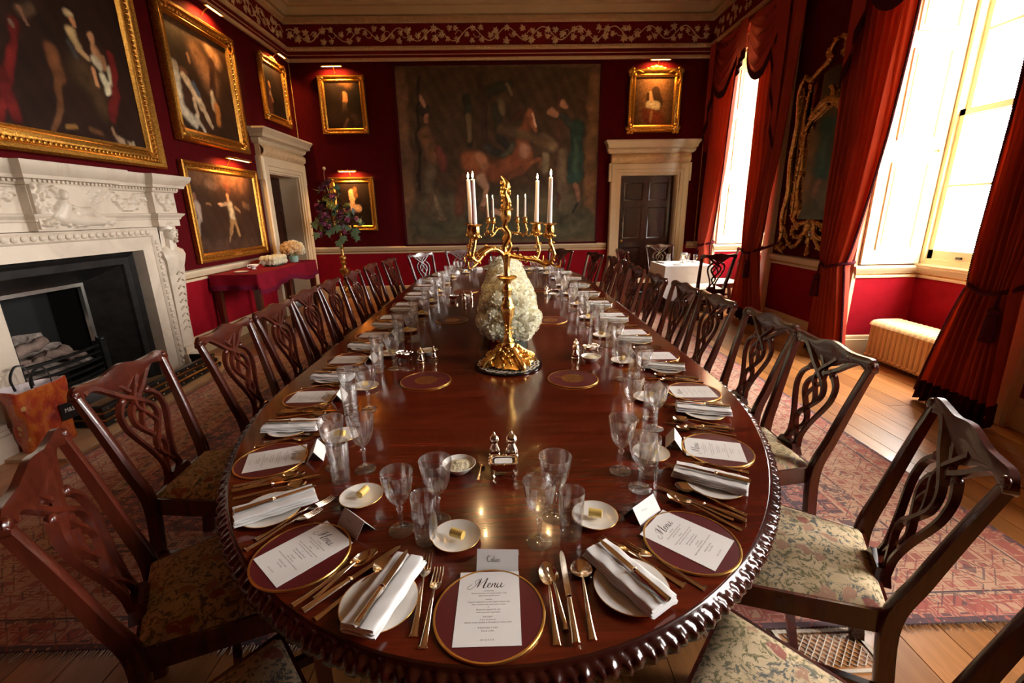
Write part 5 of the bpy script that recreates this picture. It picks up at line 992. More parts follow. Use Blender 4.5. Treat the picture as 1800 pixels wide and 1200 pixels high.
def spoon(L, bl, bw_, m, nm, lab='spoon'):
    r = proto(lab, 'spoon', nm); hl = L - bl; mb = handle(MB(), hl, .0085 * L / .22, .0026, .0012, .012)
    def bowl(o): return lambda u, v: ((bw_ * cos(2 * pi * u)) * v * (1 - .12 * sin(2 * pi * u)), hl + bl / 2 + bl / 2 * sin(2 * pi * u) * v, .012 + o - .0105 * (1 - v * v))
    mb.grid(20, 5, bowl(0)); mb.grid(20, 5, bowl(.0013)); mb.build('spoon_body', m, r, smooth=60); return r
def knife(L, hl, m, nm, blade='silver'):
    r = proto('knife', 'knife', nm); mb = MB(); n_ = 10; vs = []
    for i in range(n_ + 1):
        t = i / n_; w_ = .0092 - .0030 * t; vs += [(w_ * cos(a), hl * t, .0075 + .0055 * sin(a)) for a in np.linspace(0, 2 * pi, 9)[:-1]]
    mb.add(vs, [(8 * i + k, 8 * i + (k + 1) % 8, 8 * i + 8 + (k + 1) % 8, 8 * i + 8 + k) for i in range(n_) for k in range(8)] + [tuple(range(7, -1, -1)), tuple(8 * n_ + k for k in range(8))])
    mb.lathe([(.0055, 0), (.0085, .003), (.0065, .007), (.0045, .010)], 10); q = len(mb.v) - 40
    for i in range(q, len(mb.v)): a, b, c = mb.v[i]; mb.v[i] = (a, hl + c - .002, .0075 + b)
    mb.build('knife_handle', m, r, smooth=50)
    E = [(-.0065, hl), (-.0075, hl + .03), (-.0080, L - .035), (-.006, L - .012), (-.001, L), (.004, L - .006), (.0065, L - .03), (.0068, hl + .02), (.006, hl)]
    MB().prism(E, .0062, .0076).build('blade', blade, r, smooth=None); return r
P['fork_o'] = fork(.238, 'silver_gilt', 'dinner forks'); P['fork_i'] = fork(.218, 'silver_gilt', 'starter forks')
P['spoon_d'] = spoon(.222, .076, .0215, 'silver_gilt', 'dessert spoons', 'dessert_spoon'); P['spoon_t'] = spoon(.168, .050, .0155, 'silver_gilt', 'small spoons laid over the dessert spoons', 'small_spoon'); P['spoon_s'] = spoon(.217, .060, .0265, 'silver_gilt', 'round soup spoons', 'soup_spoon')
P['knife'] = knife(.268, .115, 'silver_gilt', 'dinner knives'); P['knife_b'] = knife(.222, .098, 'silver_gilt', 'butter knives on the napkins')
# glasses
def wine(H, R, nm):
    r = proto('wine_glass', 'wine glass', nm); s = H / .19; z0 = .085 * s
    out = [(.0, .0), (.034, .0), (.0365, .0012), (.036, .0026), (.018, .0045), (.0075, .008), (.0055, .014), (.0048, .03 * s), (.0060, .05 * s), (.0066, .060 * s), (.0055, .066 * s), (.0095, .070 * s), (.0098, .074 * s), (.0060, .079 * s), (.0085, z0), (.018, z0 + .010), (.0285, z0 + .026), (.0360, z0 + .046), (.0405, z0 + .068), (R, H - .006), (R, H), (R - .0013, H), (R - .0017, H - .006), (.0375, z0 + .068), (.0325, z0 + .046), (.0245, z0 + .028), (.0130, z0 + .014), (.0, z0 + .010)]
    def md(a, z): return 1 + (.030 * cos(14 * a) * max(0, sin(pi * min(1, max(0, (z - z0) / (.075 * s)))))) if z > z0 else 1 + .05 * cos(6 * a) * (1 if .02 < z < .066 * s else 0)
    MB().lathe(out, 56, mod=md).build('goblet', 'crystal', r, smooth=45); return r
P['wine_a'] = wine(.188, .0445, 'smaller crystal wine glasses'); P['wine_b'] = wine(.200, .0465, 'larger crystal wine glasses')
r = P['tumbler'] = proto('tumbler', 'tumbler', 'cut crystal tumblers')
def mt(a, z):
    if not .004 < z < .085: return 1 + .004 * cos(14 * a)
    e = min(1, (z - .004) / .01, (.085 - z) / .02); return 1 - e * .045 * (abs(sin(9 * a + z * 190)) ** .6 * abs(sin(9 * a - z * 190)) ** .6) + .012 * e
out = [(0, 0), (.027, 0), (.0295, .003)] + [(.0295 + .0045 * k / 14, .004 + .0815 * k / 14) for k in range(15)] + [(.0345, .10), (.0355, .142), (.0350, .1435), (.0340, .142), (.0325, .10), (.0300, .06), (.0275, .016), (.0, .013)]
MB().lathe(out, 72, mod=lambda a, z: mt(a, z)).build('cut_body', 'crystal', r, smooth=28)
PT = {k: tree_of(v) for k, v in P.items()}; used = set()
def place(key, x, y, z, rz, label, rx=None):
    if key not in used: used.add(key); o = P[key]; o.location = (x, y, z); o.rotation_euler = (0, 0, rz) if rx is None else rx; o['label'] = label; return o
    return dup(P[key], PT[key], (x, y, z), rz, label, rx)
LS = [(-.545, 1.01, -41), (-.86, 1.50, -73), (-.955, 2.09, -86), (-.965, 2.68, -90), (-.97, 3.26, -90), (-.97, 3.86, -90), (-.97, 4.44, -90), (-.97, 5.04, -90), (-.97, 5.64, -90), (-.95, 6.24, -95), (-.80, 6.82, -120), (-.44, 7.28, -146)]
RS = [(.49, 1.02, 45), (.78, 1.495, 72.4), (.92, 2.05, 86), (.935, 2.63, 90), (.935, 3.20, 90), (.935, 3.78, 90), (.935, 4.35, 90), (.935, 4.92, 90), (.935, 5.50, 90), (.925, 6.10, 94), (.80, 6.70, 116), (.47, 7.22, 140)]
def setting(x, y, rz, where, key, rg):
    a = RAD(rz); c_, s_ = cos(a), sin(a); j = lambda q=.006: rg.uniform(-q, q)
    def W(lx, ly): return x + c_ * lx - s_ * ly, y + s_ * lx + c_ * ly
    def put(k, lx, ly, lz, lr, lab): px, py = W(lx, ly); return place(k, px, py, TZ + lz, a + lr, lab + ' ' + where)
    put('mat', 0, 0, .0004, j(.2), 'round maroon gilt-rimmed place mat'); put('menu', -.003 + j(.004), .012 + j(.004), .0052, j(.06), 'white printed menu card on the place mat')
    put(key, .018 + j(.008), .150 + j(), .0004, j(.1), 'folded white place card' if key == 'card' else 'folded place card reading Colin')
    put('butter_dish', -.096 + j(), .240 + j(), .0004, 0, 'small white butter dish'); put('butter', -.096 + j(.006), .240 + j(.006), .0068, j(1.2), 'rolled pat of butter on the dish')
    put('fork_o', -.159, -.048 + j(.008), .0006, j(.03), 'outer silver fork'); put('fork_i', -.135, -.086 + j(.008), .0006, j(.03), 'inner silver fork')
    put('spoon_d', .141, -.09 + j(), .0006, -.02 + j(.03), 'silver dessert spoon'); put('spoon_t', .165, -.054 + j(), .0042, .10 + j(.05), 'small spoon laid over the dessert spoon')
    put('knife', .181, -.083 + j(), .0006, .02 + j(.03), 'silver dinner knife'); put('spoon_s', .217, -.075 + j(), .0006, -.01 + j(.03), 'round silver soup spoon')
    put('plate', -.250 + j(.003), .035 + j(), .0004, 0, 'white side plate under the napkin'); q = -.27 + j(.06); put('napkin', -.238 + j(.003), .048 + j(), .0125, q, 'folded white napkin on the side plate')
    kx, ky = -.238 + .11 * sin(q), .048 - .11 * cos(q); put('knife_b', kx, ky, .0365, q + j(.05), 'butter knife lying on the napkin')
    put('tumbler', .217 + j(), .243 + j(), .0004, j(3), 'cut crystal tumbler'); put('wine_a', .128 + j(.004), .225 + j(.004), .0004, j(3), 'smaller crystal wine glass'); put('wine_b', .178 + j(.004), .322 + j(.004), .0004, j(3), 'larger crystal wine glass')
rg = random.Random(11)
setting(-.046, .812, 0, 'at the near end of the table', 'card0', rg)
for k, q in enumerate(LS): setting(*q, 'at the %s place, fireplace side' % ORD[k], 'card', rg)
for k, q in enumerate(RS): setting(*q, 'at the %s place, window side' % ORD[k], 'card', rg)
setting(.02, 7.60, 180, 'at the far end of the table', 'card', rg)
# ================================================================ table centre: mats, cruets, candelabra, flowers
CM = thing('crested_mat', 'x', 'table mat', group='large maroon table mats with gilt crest')
MB().lathe([(0, 0), (.130, 0), (.130, .0045), (0, .0045)], 48).build('disc', 'mat_maroon', CM, smooth=30); MB().lathe([(.1285, 0), (.1345, .0008), (.1350, .0038), (.133, .0060), (.1285, .0056)], 48, closed=True).build('gilt_rim', 'gold_rim', CM)
mb = MB()
for k in range(18): a = 2 * pi * k / 18; mb.stroke([(.046 * cos(a), .046 * sin(a)), (.056 * cos(a + .18), .056 * sin(a + .18)), (.061 * cos(a + .34), .061 * sin(a + .34))], [.013, .010, .003], .0003, lambda x, y, c: (x, y, .0050 + c))
for k in range(5): q = .010 + k * .0085; mb.stroke([(q * cos(a), q * sin(a)) for a in np.linspace(0, 2 * pi, 20)], .0055, .0003, lambda x, y, c: (x, y, .0050 + c), 2)
mb.stroke([(.058, 0), (.085, .004), (.10, 0)], [.012, .008, .003], .0003, lambda x, y, c: (x, y, .0050 + c))
mb.build('gilt_crest', 'gold_rim', CM, smooth=None)
CMT = tree_of(CM)
for k, (x, y, rz, lb) in enumerate([(-.423, 2.29, 15, 'left of the near candelabrum'), (.36, 2.27, 160, 'right of the near candelabrum'), (-.43, 3.70, 10, 'left of the long white flowers'), (.383, 3.63, 170, 'right of the long white flowers'), (-.42, 5.15, 0, 'left of the far candelabrum'), (.40, 5.15, 180, 'right of the far candelabrum')]):
    l_ = 'round maroon mat with gilt crest, ' + lb
    if k == 0: CM.location = (x, y, TZ + .0004); CM.rotation_euler = (0, 0, RAD(rz)); CM['label'] = l_
    else: dup(CM, CMT, (x, y, TZ + .0004), RAD(rz), l_)
Q = {}
def pr2(name, cat, grp): return thing(name, 'x', cat, loc=(0, 0, TZ), group=grp)
r = Q['bowl'] = pr2('sauce_bowl', 'bowl', 'bowls of horseradish'); MB().lathe([(0, .001), (.026, 0), (.03, .003), (.046, .018), (.0565, .032), (.058, .034), (.0565, .0350), (.044, .020), (.028, .007), (0, .006)], 36).build('bowl_body', 'porcelain', r)
MB().grid(24, 8, lambda u, v: ((.046 * v) * cos(2 * pi * u), (.046 * v) * sin(2 * pi * u), .0225 + .010 * (1 - v * v) + .003 * sin(u * 25 + v * 14) * v * (1 - v) * 4)).build('horseradish', 'horseradish', r, smooth=180)
r = Q['spoon'] = pr2('condiment_spoon', 'spoon', 'small condiment spoons'); mb = handle(MB(), .075, .006, .002, .0012, .008)
mb.grid(16, 4, lambda u, v: (.011 * cos(2 * pi * u) * v, .092 + .018 * sin(2 * pi * u) * v, .009 - .006 * (1 - v * v))); mb.grid(16, 4, lambda u, v: (.011 * cos(2 * pi * u) * v, .092 + .018 * sin(2 * pi * u) * v, .0102 - .006 * (1 - v * v))); mb.build('spoon_body', 'silver_gilt', r, smooth=60)
r = Q['salt'] = pr2('salt_cellar', 'salt cellar', 'silver salt cellars with blue liners')
def rr(w_, d, n=6, c=.35): return [(w_ * (abs(cos(a)) ** c) * (1 if cos(a) >= 0 else -1), d * (abs(sin(a)) ** c) * (1 if sin(a) >= 0 else -1)) for a in np.linspace(0, 2 * pi, 33)[:-1]]
mb = MB(); lv = [(.6, .016), (.85, .021), (1.0, .032), (1.02, .044), (1.08, .048), (1.08, .051), (.92, .051), (.88, .046)]; vs = []
for k_, z in lv: vs += [(x * k_, y * k_, z) for x, y in rr(.043, .028)]
mb.add(vs, [(32 * i + k, 32 * i + (k + 1) % 32, 32 * i + 32 + (k + 1) % 32, 32 * i + 32 + k) for i in range(len(lv) - 1) for k in range(32)] + [tuple(range(31, -1, -1))]); mb.build('silver_body', 'silver', r)
mb = MB()
for x, y in rr(.0465, .0302): mb.sphere((x, y, .051), .0042, 6, 4)
mb.build('gadroon_rim', 'silver', r)
MB().prism(rr(.0385, .0245), .036, .0463).build('blue_liner', 'cobalt', r, smooth=None); MB().prism(rr(.030, .017), .0462, .0478).build('salt', 'salt', r, smooth=None)
for sx in (-1, 1):
    for sy in (-1, 1): MB().tube([(sx * .030, sy * .018, .024), (sx * .037, sy * .024, .010), (sx * .034, sy * .021, .0)], [.007, .004, .006], 7).build('foot', 'silver', r)
def pepper(H, w_):
    r = pr2('pepper_pot', 'pepper pot', 'silver pepper pots'); s = H / .10
    MB().lathe([(0, 0), (.024 * w_, 0), (.025 * w_, .004), (.021 * w_, .008), (.023 * w_, .014 * s), (.0235 * w_, .024 * s), (.018 * w_, .036 * s), (.0125 * w_, .048 * s), (.0115 * w_, .052 * s), (.016 * w_, .055 * s), (.016 * w_, .058 * s), (0, .058 * s)], 24).build('body', 'silver', r)
    lid = MB().lathe([(0, .058 * s), (.0195 * w_, .058 * s), (.021 * w_, .062 * s), (.021 * w_, .068 * s), (.018 * w_, .077 * s), (.010 * w_, .084 * s), (.004, .087 * s), (0, .087 * s)], 24).build('cap', 'silver', r)
    MB().lathe([(0, .086 * s), (.003, .087 * s), (.0055, .090 * s), (.0045, .095 * s), (.0015, .098 * s), (0, .104 * s)], 12).build('finial', 'silver', lid); return r
Q['pep'] = pepper(.10, 1.0); Q['pep2'] = pepper(.092, .85)
QT = {k: tree_of(v) for k, v in Q.items()}; qu = set()
def put2(k, x, y, rz, lb):
    if k not in qu: qu.add(k); o = Q[k]; o.location = (x, y, TZ + .0004); o.rotation_euler = (0, 0, RAD(rz)); o['label'] = lb
    else: dup(Q[k], QT[k], (x, y, TZ + .0004), RAD(rz), lb)
for (gx, gy, m, wh) in [(-.02, 1.36, 0, 'in the middle of the near end'), (.44, 2.60, 1, 'beside the right crested mat'), (-.50, 2.60, 2, 'beside the left crested mat'), (-.40, 4.55, 2, 'left of the long white flowers'), (.46, 4.75, 1, 'right of the long white flowers')]:
    if m == 0: put2('bowl', -.165, 1.395, 0, 'white bowl of horseradish ' + wh); put2('spoon', -.098, 1.335, -6, 'small silver spoon beside the bowl ' + wh); put2('salt', -.012, 1.378, 0, 'silver salt cellar with blue liner ' + wh); put2('pep2', -.045, 1.505, 0, 'slimmer silver pepper pot ' + wh); put2('pep', .018, 1.495, 0, 'stouter silver pepper pot ' + wh)
    elif m == 1: put2('bowl', gx + .07, gy - .04, 0, 'white bowl of horseradish ' + wh); put2('salt', gx + .10, gy + .12, 20, 'silver salt cellar with blue liner ' + wh); put2('pep', gx - .01, gy + .03, 0, 'stouter silver pepper pot ' + wh); put2('pep2', gx + .01, gy + .14, 0, 'slimmer silver pepper pot ' + wh)
    else: put2('bowl', gx + .02, gy + .15, 0, 'white bowl of horseradish ' + wh); put2('salt', gx - .11, gy + .05, -20, 'silver salt cellar with blue liner ' + wh); put2('pep', gx, gy, 0, 'stouter silver pepper pot ' + wh); put2('pep2', gx + .07, gy + .05, 0, 'slimmer silver pepper pot ' + wh)

# ---------------------------------------------------------------- candelabra
def candelabrum(x, y, label, rz=0.):
    r = thing('candelabrum', label, 'candelabrum', loc=(x, y, TZ + .016), rz=rz, group='gilt candelabra on the long table'); rg = random.Random(5)
    b = MB().lathe([(0, .004), (.145, .004), (.150, .014), (.135, .022), (.118, .03), (.10, .045), (.075, .065), (.055, .085), (.040, .105), (.034, .125), (.0, .127)], 48, mod=lambda a, z: 1 + (.10 * sin(4 * a + .6) + .05 * sin(9 * a + z * 60) + .035 * sin(17 * a - z * 90)) * min(1, (.13 - z) / .05))
    for k in range(4):
        a = k * pi / 2 + .5; c_, s_ = cos(a), sin(a); b.tube(cr([(.05 * c_, .05 * s_, .10), (.10 * c_, .10 * s_, .055), (.15 * c_, .15 * s_, .03), (.165 * c_, .165 * s_, .012), (.150 * c_, .150 * s_, .004)], 6), [.016, .022, .02, .014], 8)
    for k in range(90): a = rg.uniform(0, 2 * pi); t = rg.random(); rr_ = .15 - .105 * t; b.sphere((rr_ * cos(a), rr_ * sin(a), .016 + .085 * t + rg.uniform(0, .01)), rg.uniform(.006, .014), 6, 4)
    b.build('base', 'ormolu', r, smooth=60)
    st = MB().lathe([(.0, .12), (.030, .12), (.034, .14), (.022, .155), (.026, .17), (.018, .19), (.020, .22), (.028, .26), (.038, .30), (.041, .325), (.036, .345), (.026, .355), (.030, .37), (.018, .385), (.020, .40), (.027, .42), (.028, .44), (.018, .46), (.022, .475), (.050, .490), (.058, .498), (.052, .505), (.020, .508), (.016, .53), (.018, .58), (.024, .60), (.030, .615), (.022, .635), (.0, .64)], 20, mod=lambda a, z: 1 + .07 * sin(6 * a + z * 70) * (1 if z < .48 else .3))
    for k in range(40): a = rg.uniform(0, 2 * pi); z = rg.uniform(.13, .46); st.sphere((.024 * cos(a), .024 * sin(a), z), rg.uniform(.006, .010), 6, 4)
    st.build('stem', 'ormolu', r, smooth=60)
    up = MB().tube(cr([(0, 0, .60), (-.012, .0, .66), (.014, .0, .71), (.012, 0, .74), (-.008, .0, .77), (0, 0, .80)], 6), [.017, .014, .012, .014], 9).tube(cr([(0, .01, .62), (.026, .01, .67), (-.004, .012, .72), (-.018, .01, .70)], 6), [.010, .005], 7)
    up.build('upper_stem', 'ormolu', r)
    MB().lathe([(0, .79), (.018, .795), (.026, .81), (.029, .835), (.026, .852), (.038, .857), (.040, .862), (.0, .864)], 18, mod=lambda a, z: 1 + .06 * sin(8 * a + z * 120)).build('centre_cup', 'ormolu', r)
    f = MB().tube(cr([(0, 0, .86), (.006, 0, .90), (-.006, 0, .94), (.008, 0, .98), (-.006, 0, 1.01), (-.022, 0, 1.028)], 6), [.014, .022, .024, .018, .010, .003], 8)
    for k in range(26): a = rg.uniform(0, 2 * pi); z = rg.uniform(.87, 1.0); f.sphere((.022 * cos(a), .022 * sin(a), z), rg.uniform(.006, .012), 6, 4, (1, 1, 1.2))
    f.build('flame_finial', 'ormolu', r, smooth=60)
    for k, (ax, ay) in enumerate([(-.16, -.12), (.222, -.12), (-.195, .12), (.172, .12)]):
        R_ = hypot(ax, ay); ux, uy = ax / R_, ay / R_; up_ = .02 if ax < 0 else -.03
        pts = cr([(ux * .015, uy * .015, .615), (ux * R_ * .35, uy * R_ * .35, .635 + up_), (ux * R_ * .68, uy * R_ * .68, .625 + up_), (ux * R_ * .95, uy * R_ * .95, .59 + up_ * .5), (ux * R_ * 1.1, uy * R_ * 1.1, .625), (ux * R_ * 1.04, uy * R_ * 1.04, .675), (ax, ay, .715)], 7)
        a_ = MB().tube(pts, [.013, .010, .011, .009, .010, .008], 8)
        for q in range(16): p = pts[rg.randrange(6, len(pts))]; a_.sphere((p[0] + rg.uniform(-.018, .018), p[1] + rg.uniform(-.018, .018), p[2] + rg.uniform(-.018, .014)), rg.uniform(.005, .011), 6, 4)
        a_.tube(cr([(ux * R_ * .9, uy * R_ * .9, .60), (ux * R_ * 1.2, uy * R_ * 1.2, .565), (ux * R_ * 1.25, uy * R_ * 1.25, .60)], 5), [.008, .003], 6)
        arm = a_.build('arm', 'ormolu', r, smooth=60)
        s_ = MB().lathe([(0, .705), (.010, .71), (.020, .725), (.025, .745), (.023, .765), (.020, .775), (.034, .782), (.036, .787), (.014, .790), (.0, .790)], 16, (ax, ay, 0), mod=lambda a, z: 1 + .09 * sin(5 * a + z * 100))
        for q in range(7): a = q * 2 * pi / 7; s_.sphere((ax + .026 * cos(a), ay + .026 * sin(a), .722 + .008 * (q % 2)), .008, 6, 4)
        s_.build('socket', 'ormolu', arm)
        tl = rg.uniform(-.010, .010); h = .222 + rg.uniform(-.01, .012)
        cd = MB().tube([(ax, ay, .788), (ax + tl * .5, ay, .788 + h * .5), (ax + tl, ay, .788 + h * .985), (ax + tl, ay, .788 + h)], [.0128, .0112, .0100, .006], 14).build('candle', 'wax', r)
        MB().tube([(ax + tl, ay, .788 + h - .001), (ax + tl + .001, ay, .788 + h + .008)], .0009, 5).build('wick', 'soot', cd)
        MB().lathe([(0, 0), (.0030, .004), (.0046, .010), (.0040, .018), (.0018, .027), (0, .033)], 10, (ax + tl, ay, .788 + h + .004)).build('candle_flame', 'flame', cd)
        Lg = bpy.data.lights.new('candle_light', 'POINT'); Lg.energy = .45; Lg.color = (1.0, .60, .28); Lg.shadow_soft_size = .006; lo = bpy.data.objects.new('candle_light', Lg); COL.objects.link(lo); lo.parent = cd; lo.location = (ax + tl, ay, .788 + h + .045)
    return r
C1, C2 = (.021, 2.52), (.04, 5.72)
for (x, y), wh in ((C1, 'near'), (C2, 'far')):
    t_ = thing('lacquer_tray', 'round black lacquer stand under the %s candelabrum' % wh, 'stand', loc=(x, y, TZ + .0004)); MB().lathe([(0, 0), (.185, 0), (.195, .004), (.195, .010), (.188, .012), (0, .012)], 48).build('disc', 'black_lacquer', t_, smooth=30)
    d_ = thing('lace_doily', 'white lace doily under the %s candelabrum' % wh, 'doily', loc=(x, y, TZ + .0128)); n_ = 120
    MB().add([(0, 0, .001)] + [((.172 + .010 * abs(sin(8 * 2 * pi * k / n_ / 1.0))) * cos(2 * pi * k / n_), (.172 + .010 * abs(sin(8 * 2 * pi * k / n_))) * sin(2 * pi * k / n_), .0012) for k in range(n_)], [(0, 1 + k, 1 + (k + 1) % n_) for k in range(n_)]).build('linen_ground', 'black_lacquer', d_, smooth=None, fixn=False)
    mb = MB()
    for q in range(5): R_ = .09 + q * .021; mb.stroke([(R_ * cos(a) * (1 + .03 * sin(a * 16)), R_ * sin(a) * (1 + .03 * sin(a * 16))) for a in np.linspace(0, 2 * pi, 97)], .0075, .0008, lambda a, b, c: (a, b, .0022 + c), 1)
    for k in range(32): a = 2 * pi * k / 32; mb.stroke([(.09 * cos(a), .09 * sin(a)), (.13 * cos(a + .14), .13 * sin(a + .14)), (.182 * cos(a), .182 * sin(a))], .006, .0008, lambda a_, b_, c_: (a_, b_, .0022 + c_), 4)
    mb.build('lace_threads', 'lace', d_, smooth=None)
candelabrum(C1[0], C1[1], 'gilt rococo candelabrum with four lit candles, nearest on the long table')
candelabrum(C2[0], C2[1], 'gilt candelabrum with lit candles farther down the long table', RAD(8))

# ---------------------------------------------------------------- flowers
def blossom(seed, np_=30, cup=.55, inn=.90):
    rg = random.Random(seed); mb = MB(); ga = pi * (3 - sqrt(5))
    for k in range(np_):
        zc = 1 - 1.55 * (k + .5) / np_; rc = sqrt(max(0, 1 - zc * zc)); a = k * ga; n_ = Vector((rc * cos(a), rc * sin(a), zc)); t = n_.orthogonal().normalized(); t.rotate(Matrix.Rotation(rg.uniform(0, 6.28), 3, n_)); b = n_.cross(t)
        w_ = rg.uniform(.30, .44); base = n_ * (inn - .04); tip = n_ * rg.uniform(.98, 1.12); vs = []
        for (u, v, o) in ((-.35, 0, 0), (.35, 0, 0), (1, .75, .10), (.5, 1.0, -.04), (0, .92, .10), (-.5, 1.0, -.04), (-1, .75, .10)): q = base + (tip - base) * v + t * (u * w_) + b * (o * 2 - .22 * v + .35 * v * v * cup) ; vs.append(tuple(q))
        mb.add(vs, [(0, 1, 2, 3), (0, 3, 4), (0, 4, 5), (0, 5, 6)])
    mb.sphere((0, 0, 0), inn, 12, 8); return mb
def mk(seed, m, n=30, inn=.90): me = blossom(seed, n, .55, inn).mesh('blossom', 180); me.materials.append(MAT[m]); return me
IV = [mk(1, 'petal_ivory'), mk(2, 'petal_ivory'), mk(3, 'petal_ivory', 24)]
def bloom(me, p, nrm, s, parent, name='blossom'):
    o = bpy.data.objects.new(name, me); COL.objects.link(o); o.parent = parent; q = Vector(nrm).to_track_quat('Z', 'Y').to_matrix().to_4x4()
    o.matrix_basis = Matrix.Translation(p) @ q @ Matrix.Rotation(random.uniform(0, 6.28), 4, 'Z') @ Matrix.Scale(s, 4); return o
FY0, FY1 = 2.84, 4.46
fa = thing('flower_arrangement', 'long low mound of ivory blossoms behind the near candelabrum', 'flowers', loc=(.028, FY0, TZ + .0004))
L_ = FY1 - FY0
MB().box(-.125, .125, -.06, L_ + .05, 0, .012).build('tray_base', 'black_lacquer', fa, smooth=None)
for k in range(5):
    y0 = -.05 + k * (L_ + .09) / 5; y1 = y0 + (L_ + .09) / 5 - .015
    MB().box(-.115, .115, y0, y1, .0125, .125).build('glass_trough', 'vase_glass', fa, smooth=None); MB().box(-.119, -.1155, y0, y1, .0125, .12).build('mirror_side', 'reflected_red', fa, smooth=None); MB().box(.1155, .119, y0, y1, .0125, .12).build('mirror_side', 'reflected_red', fa, smooth=None)
MB().box(-.115, -.05, -.0535, -.051, .0125, .12).build('mirror_front', 'reflected_red', fa, smooth=None)
for k in range(14): x = random.uniform(-.09, .09); MB().tube([(x, random.uniform(-.045, .02), .016), (x * .8, 0.02, .14)], .004, 5).build('stalk', 'stem_green', fa)
MB().grid(24, 14, lambda u, v: (.13 * cos(2 * pi * u), -.02 + (L_ + .05) * v, .185 + (.20 if sin(2 * pi * u) > 0 else .05) * sin(2 * pi * u))).build('foliage_core', 'leaf_green', fa, smooth=180)
n_ = 0
for k in range(24):
    y = (k + .5) / 24 * (L_ + .06) - .06
    for q in range(9):
        a = RAD(-45 + 270 * (q + .5 * (k % 2)) / 8.5); nx, nz = cos(a), sin(a); ax, az = .150 - .02 * max(0, nz), (.235 if nz > 0 else .06)
        bloom(IV[(k + q) % 3], (ax * nx + random.uniform(-.012, .012), y + random.uniform(-.02, .02), .185 + az * nz + random.uniform(-.012, .012)), (nx, random.uniform(-.2, .2), nz), random.uniform(.048, .064), fa); n_ += 1
for k in range(22):
    a = k * 2.4; R_ = .15 * sqrt((k + .5) / 22); bloom(IV[k % 3], (R_ * cos(a) * (1 - .25 * max(0, sin(a))), -.075 - .05 * (1 - (R_ / .16) ** 2), .20 + R_ * (1.5 if sin(a) > 0 else .6) * sin(a)), (R_ * 4 * cos(a), -1, R_ * 4 * sin(a)), random.uniform(.048, .062), fa)
def leafm(pts, m, fold=.12):
    me = MB(); n_ = len(pts); me.add([(x, y, abs(x) * fold) for x, y in pts] + [(0, .3, 0)], [(i, (i + 1) % n_, n_) for i in range(n_)]); k = me.mesh('leaf', 60); k.materials.append(MAT[m]); return k
IVY = leafm([(0, 0), (.18, -.12), (.5, .02), (.36, .26), (.62, .5), (.26, .52), (0, 1.0), (-.26, .52), (-.62, .5), (-.36, .26), (-.5, .02), (-.18, -.12)], 'leaf_green')
DK = leafm([(0, 0), (.2, .2), (.26, .5), (0, 1.0), (-.26, .5), (-.2, .2)], 'leaf_dark')
for (x, y, z, a) in [(.02, -.115, .13, 0), (.06, -.11, .12, .6), (-.03, -.11, .125, -.5), (.09, -.09, .14, 1.0)]:
    o = bpy.data.objects.new('leaf', IVY); COL.objects.link(o); o.parent = fa; o.matrix_basis = Matrix.Translation((x, y, z)) @ Matrix.Rotation(a, 4, 'Y') @ Matrix.Rotation(RAD(-100), 4, 'X') @ Matrix.Scale(.055, 4)

# ================================================================ side table with fringed cloth
sx0, sx1, sy0, sy1, sz = XL + .03, -3.06, 5.74, 7.56, .90
sd = thing('side_table', 'dark mahogany side table under the fringed red cloth', 'table', loc=(0, 0, 0))
MB().box(sx0, sx1, sy0, sy1, sz - .03, sz).build('top', 'chair_mahogany', sd, smooth=None); MB().box(sx0 + .03, sx1 - .03, sy0 + .03, sy1 - .03, sz - .14, sz - .031).build('apron', 'chair_mahogany', sd, smooth=None)
for x in (sx0 + .05, sx1 - .05):
    for y in (sy0 + .05, (sy0 + sy1) / 2, sy1 - .05):
        if x < -3.3 and abs(y - (sy0 + sy1) / 2) < .1: continue
        MB().add([(x - .025, y - .025, 0), (x + .025, y - .025, 0), (x + .025, y + .025, 0), (x - .025, y + .025, 0), (x - .04, y - .04, sz - .031), (x + .04, y - .04, sz - .031), (x + .04, y + .04, sz - .031), (x - .04, y + .04, sz - .031)], [(3, 2, 1, 0), (4, 5, 6, 7), (0, 1, 5, 4), (1, 2, 6, 5), (2, 3, 7, 6), (3, 0, 4, 7)]).build('leg', 'chair_mahogany', sd, smooth=None)
cl = thing('fringed_cloth', 'crimson fringed cloth draped over the side table', 'tablecloth', loc=(0, 0, 0)); e = .012
MB().box(sx0, sx1 + e, sy0 - e, sy1 + e, sz + .001, sz + .005).build('top_cloth', 'baize', cl, smooth=None)
per = [(sx0, sy0 - e), (sx1 + e, sy0 - e), (sx1 + e, sy1 + e), (sx0, sy1 + e)]
lens = [0, sx1 - sx0, sx1 - sx0 + sy1 - sy0, 2 * (sx1 - sx0) + sy1 - sy0]
def hang(u, v, off=0.):
    s_ = u * lens[3]; k = 0 if s_ < lens[1] else (1 if s_ < lens[2] else 2); a, b = per[k], per[k + 1]; t = (s_ - lens[k]) / (lens[k + 1] - lens[k]); x, y = a[0] + (b[0] - a[0]) * t, a[1] + (b[1] - a[1]) * t
    nx, ny = (0, -1) if k == 0 else ((1, 0) if k == 1 else (0, 1)); drop = (.17 if k == 1 else .13) + (.045 * sin(t * 2 * pi * 1.4 + .6) if k == 1 else .01) 
    w_ = (.012 + .018 * sin(s_ * 21) * v) * v + off; return (x + nx * w_, y + ny * w_, sz + .005 - drop * v), drop
MB().grid(150, 8, lambda u, v: hang(u, v)[0]).build('drop', 'baize', cl, smooth=60)
mb = MB()
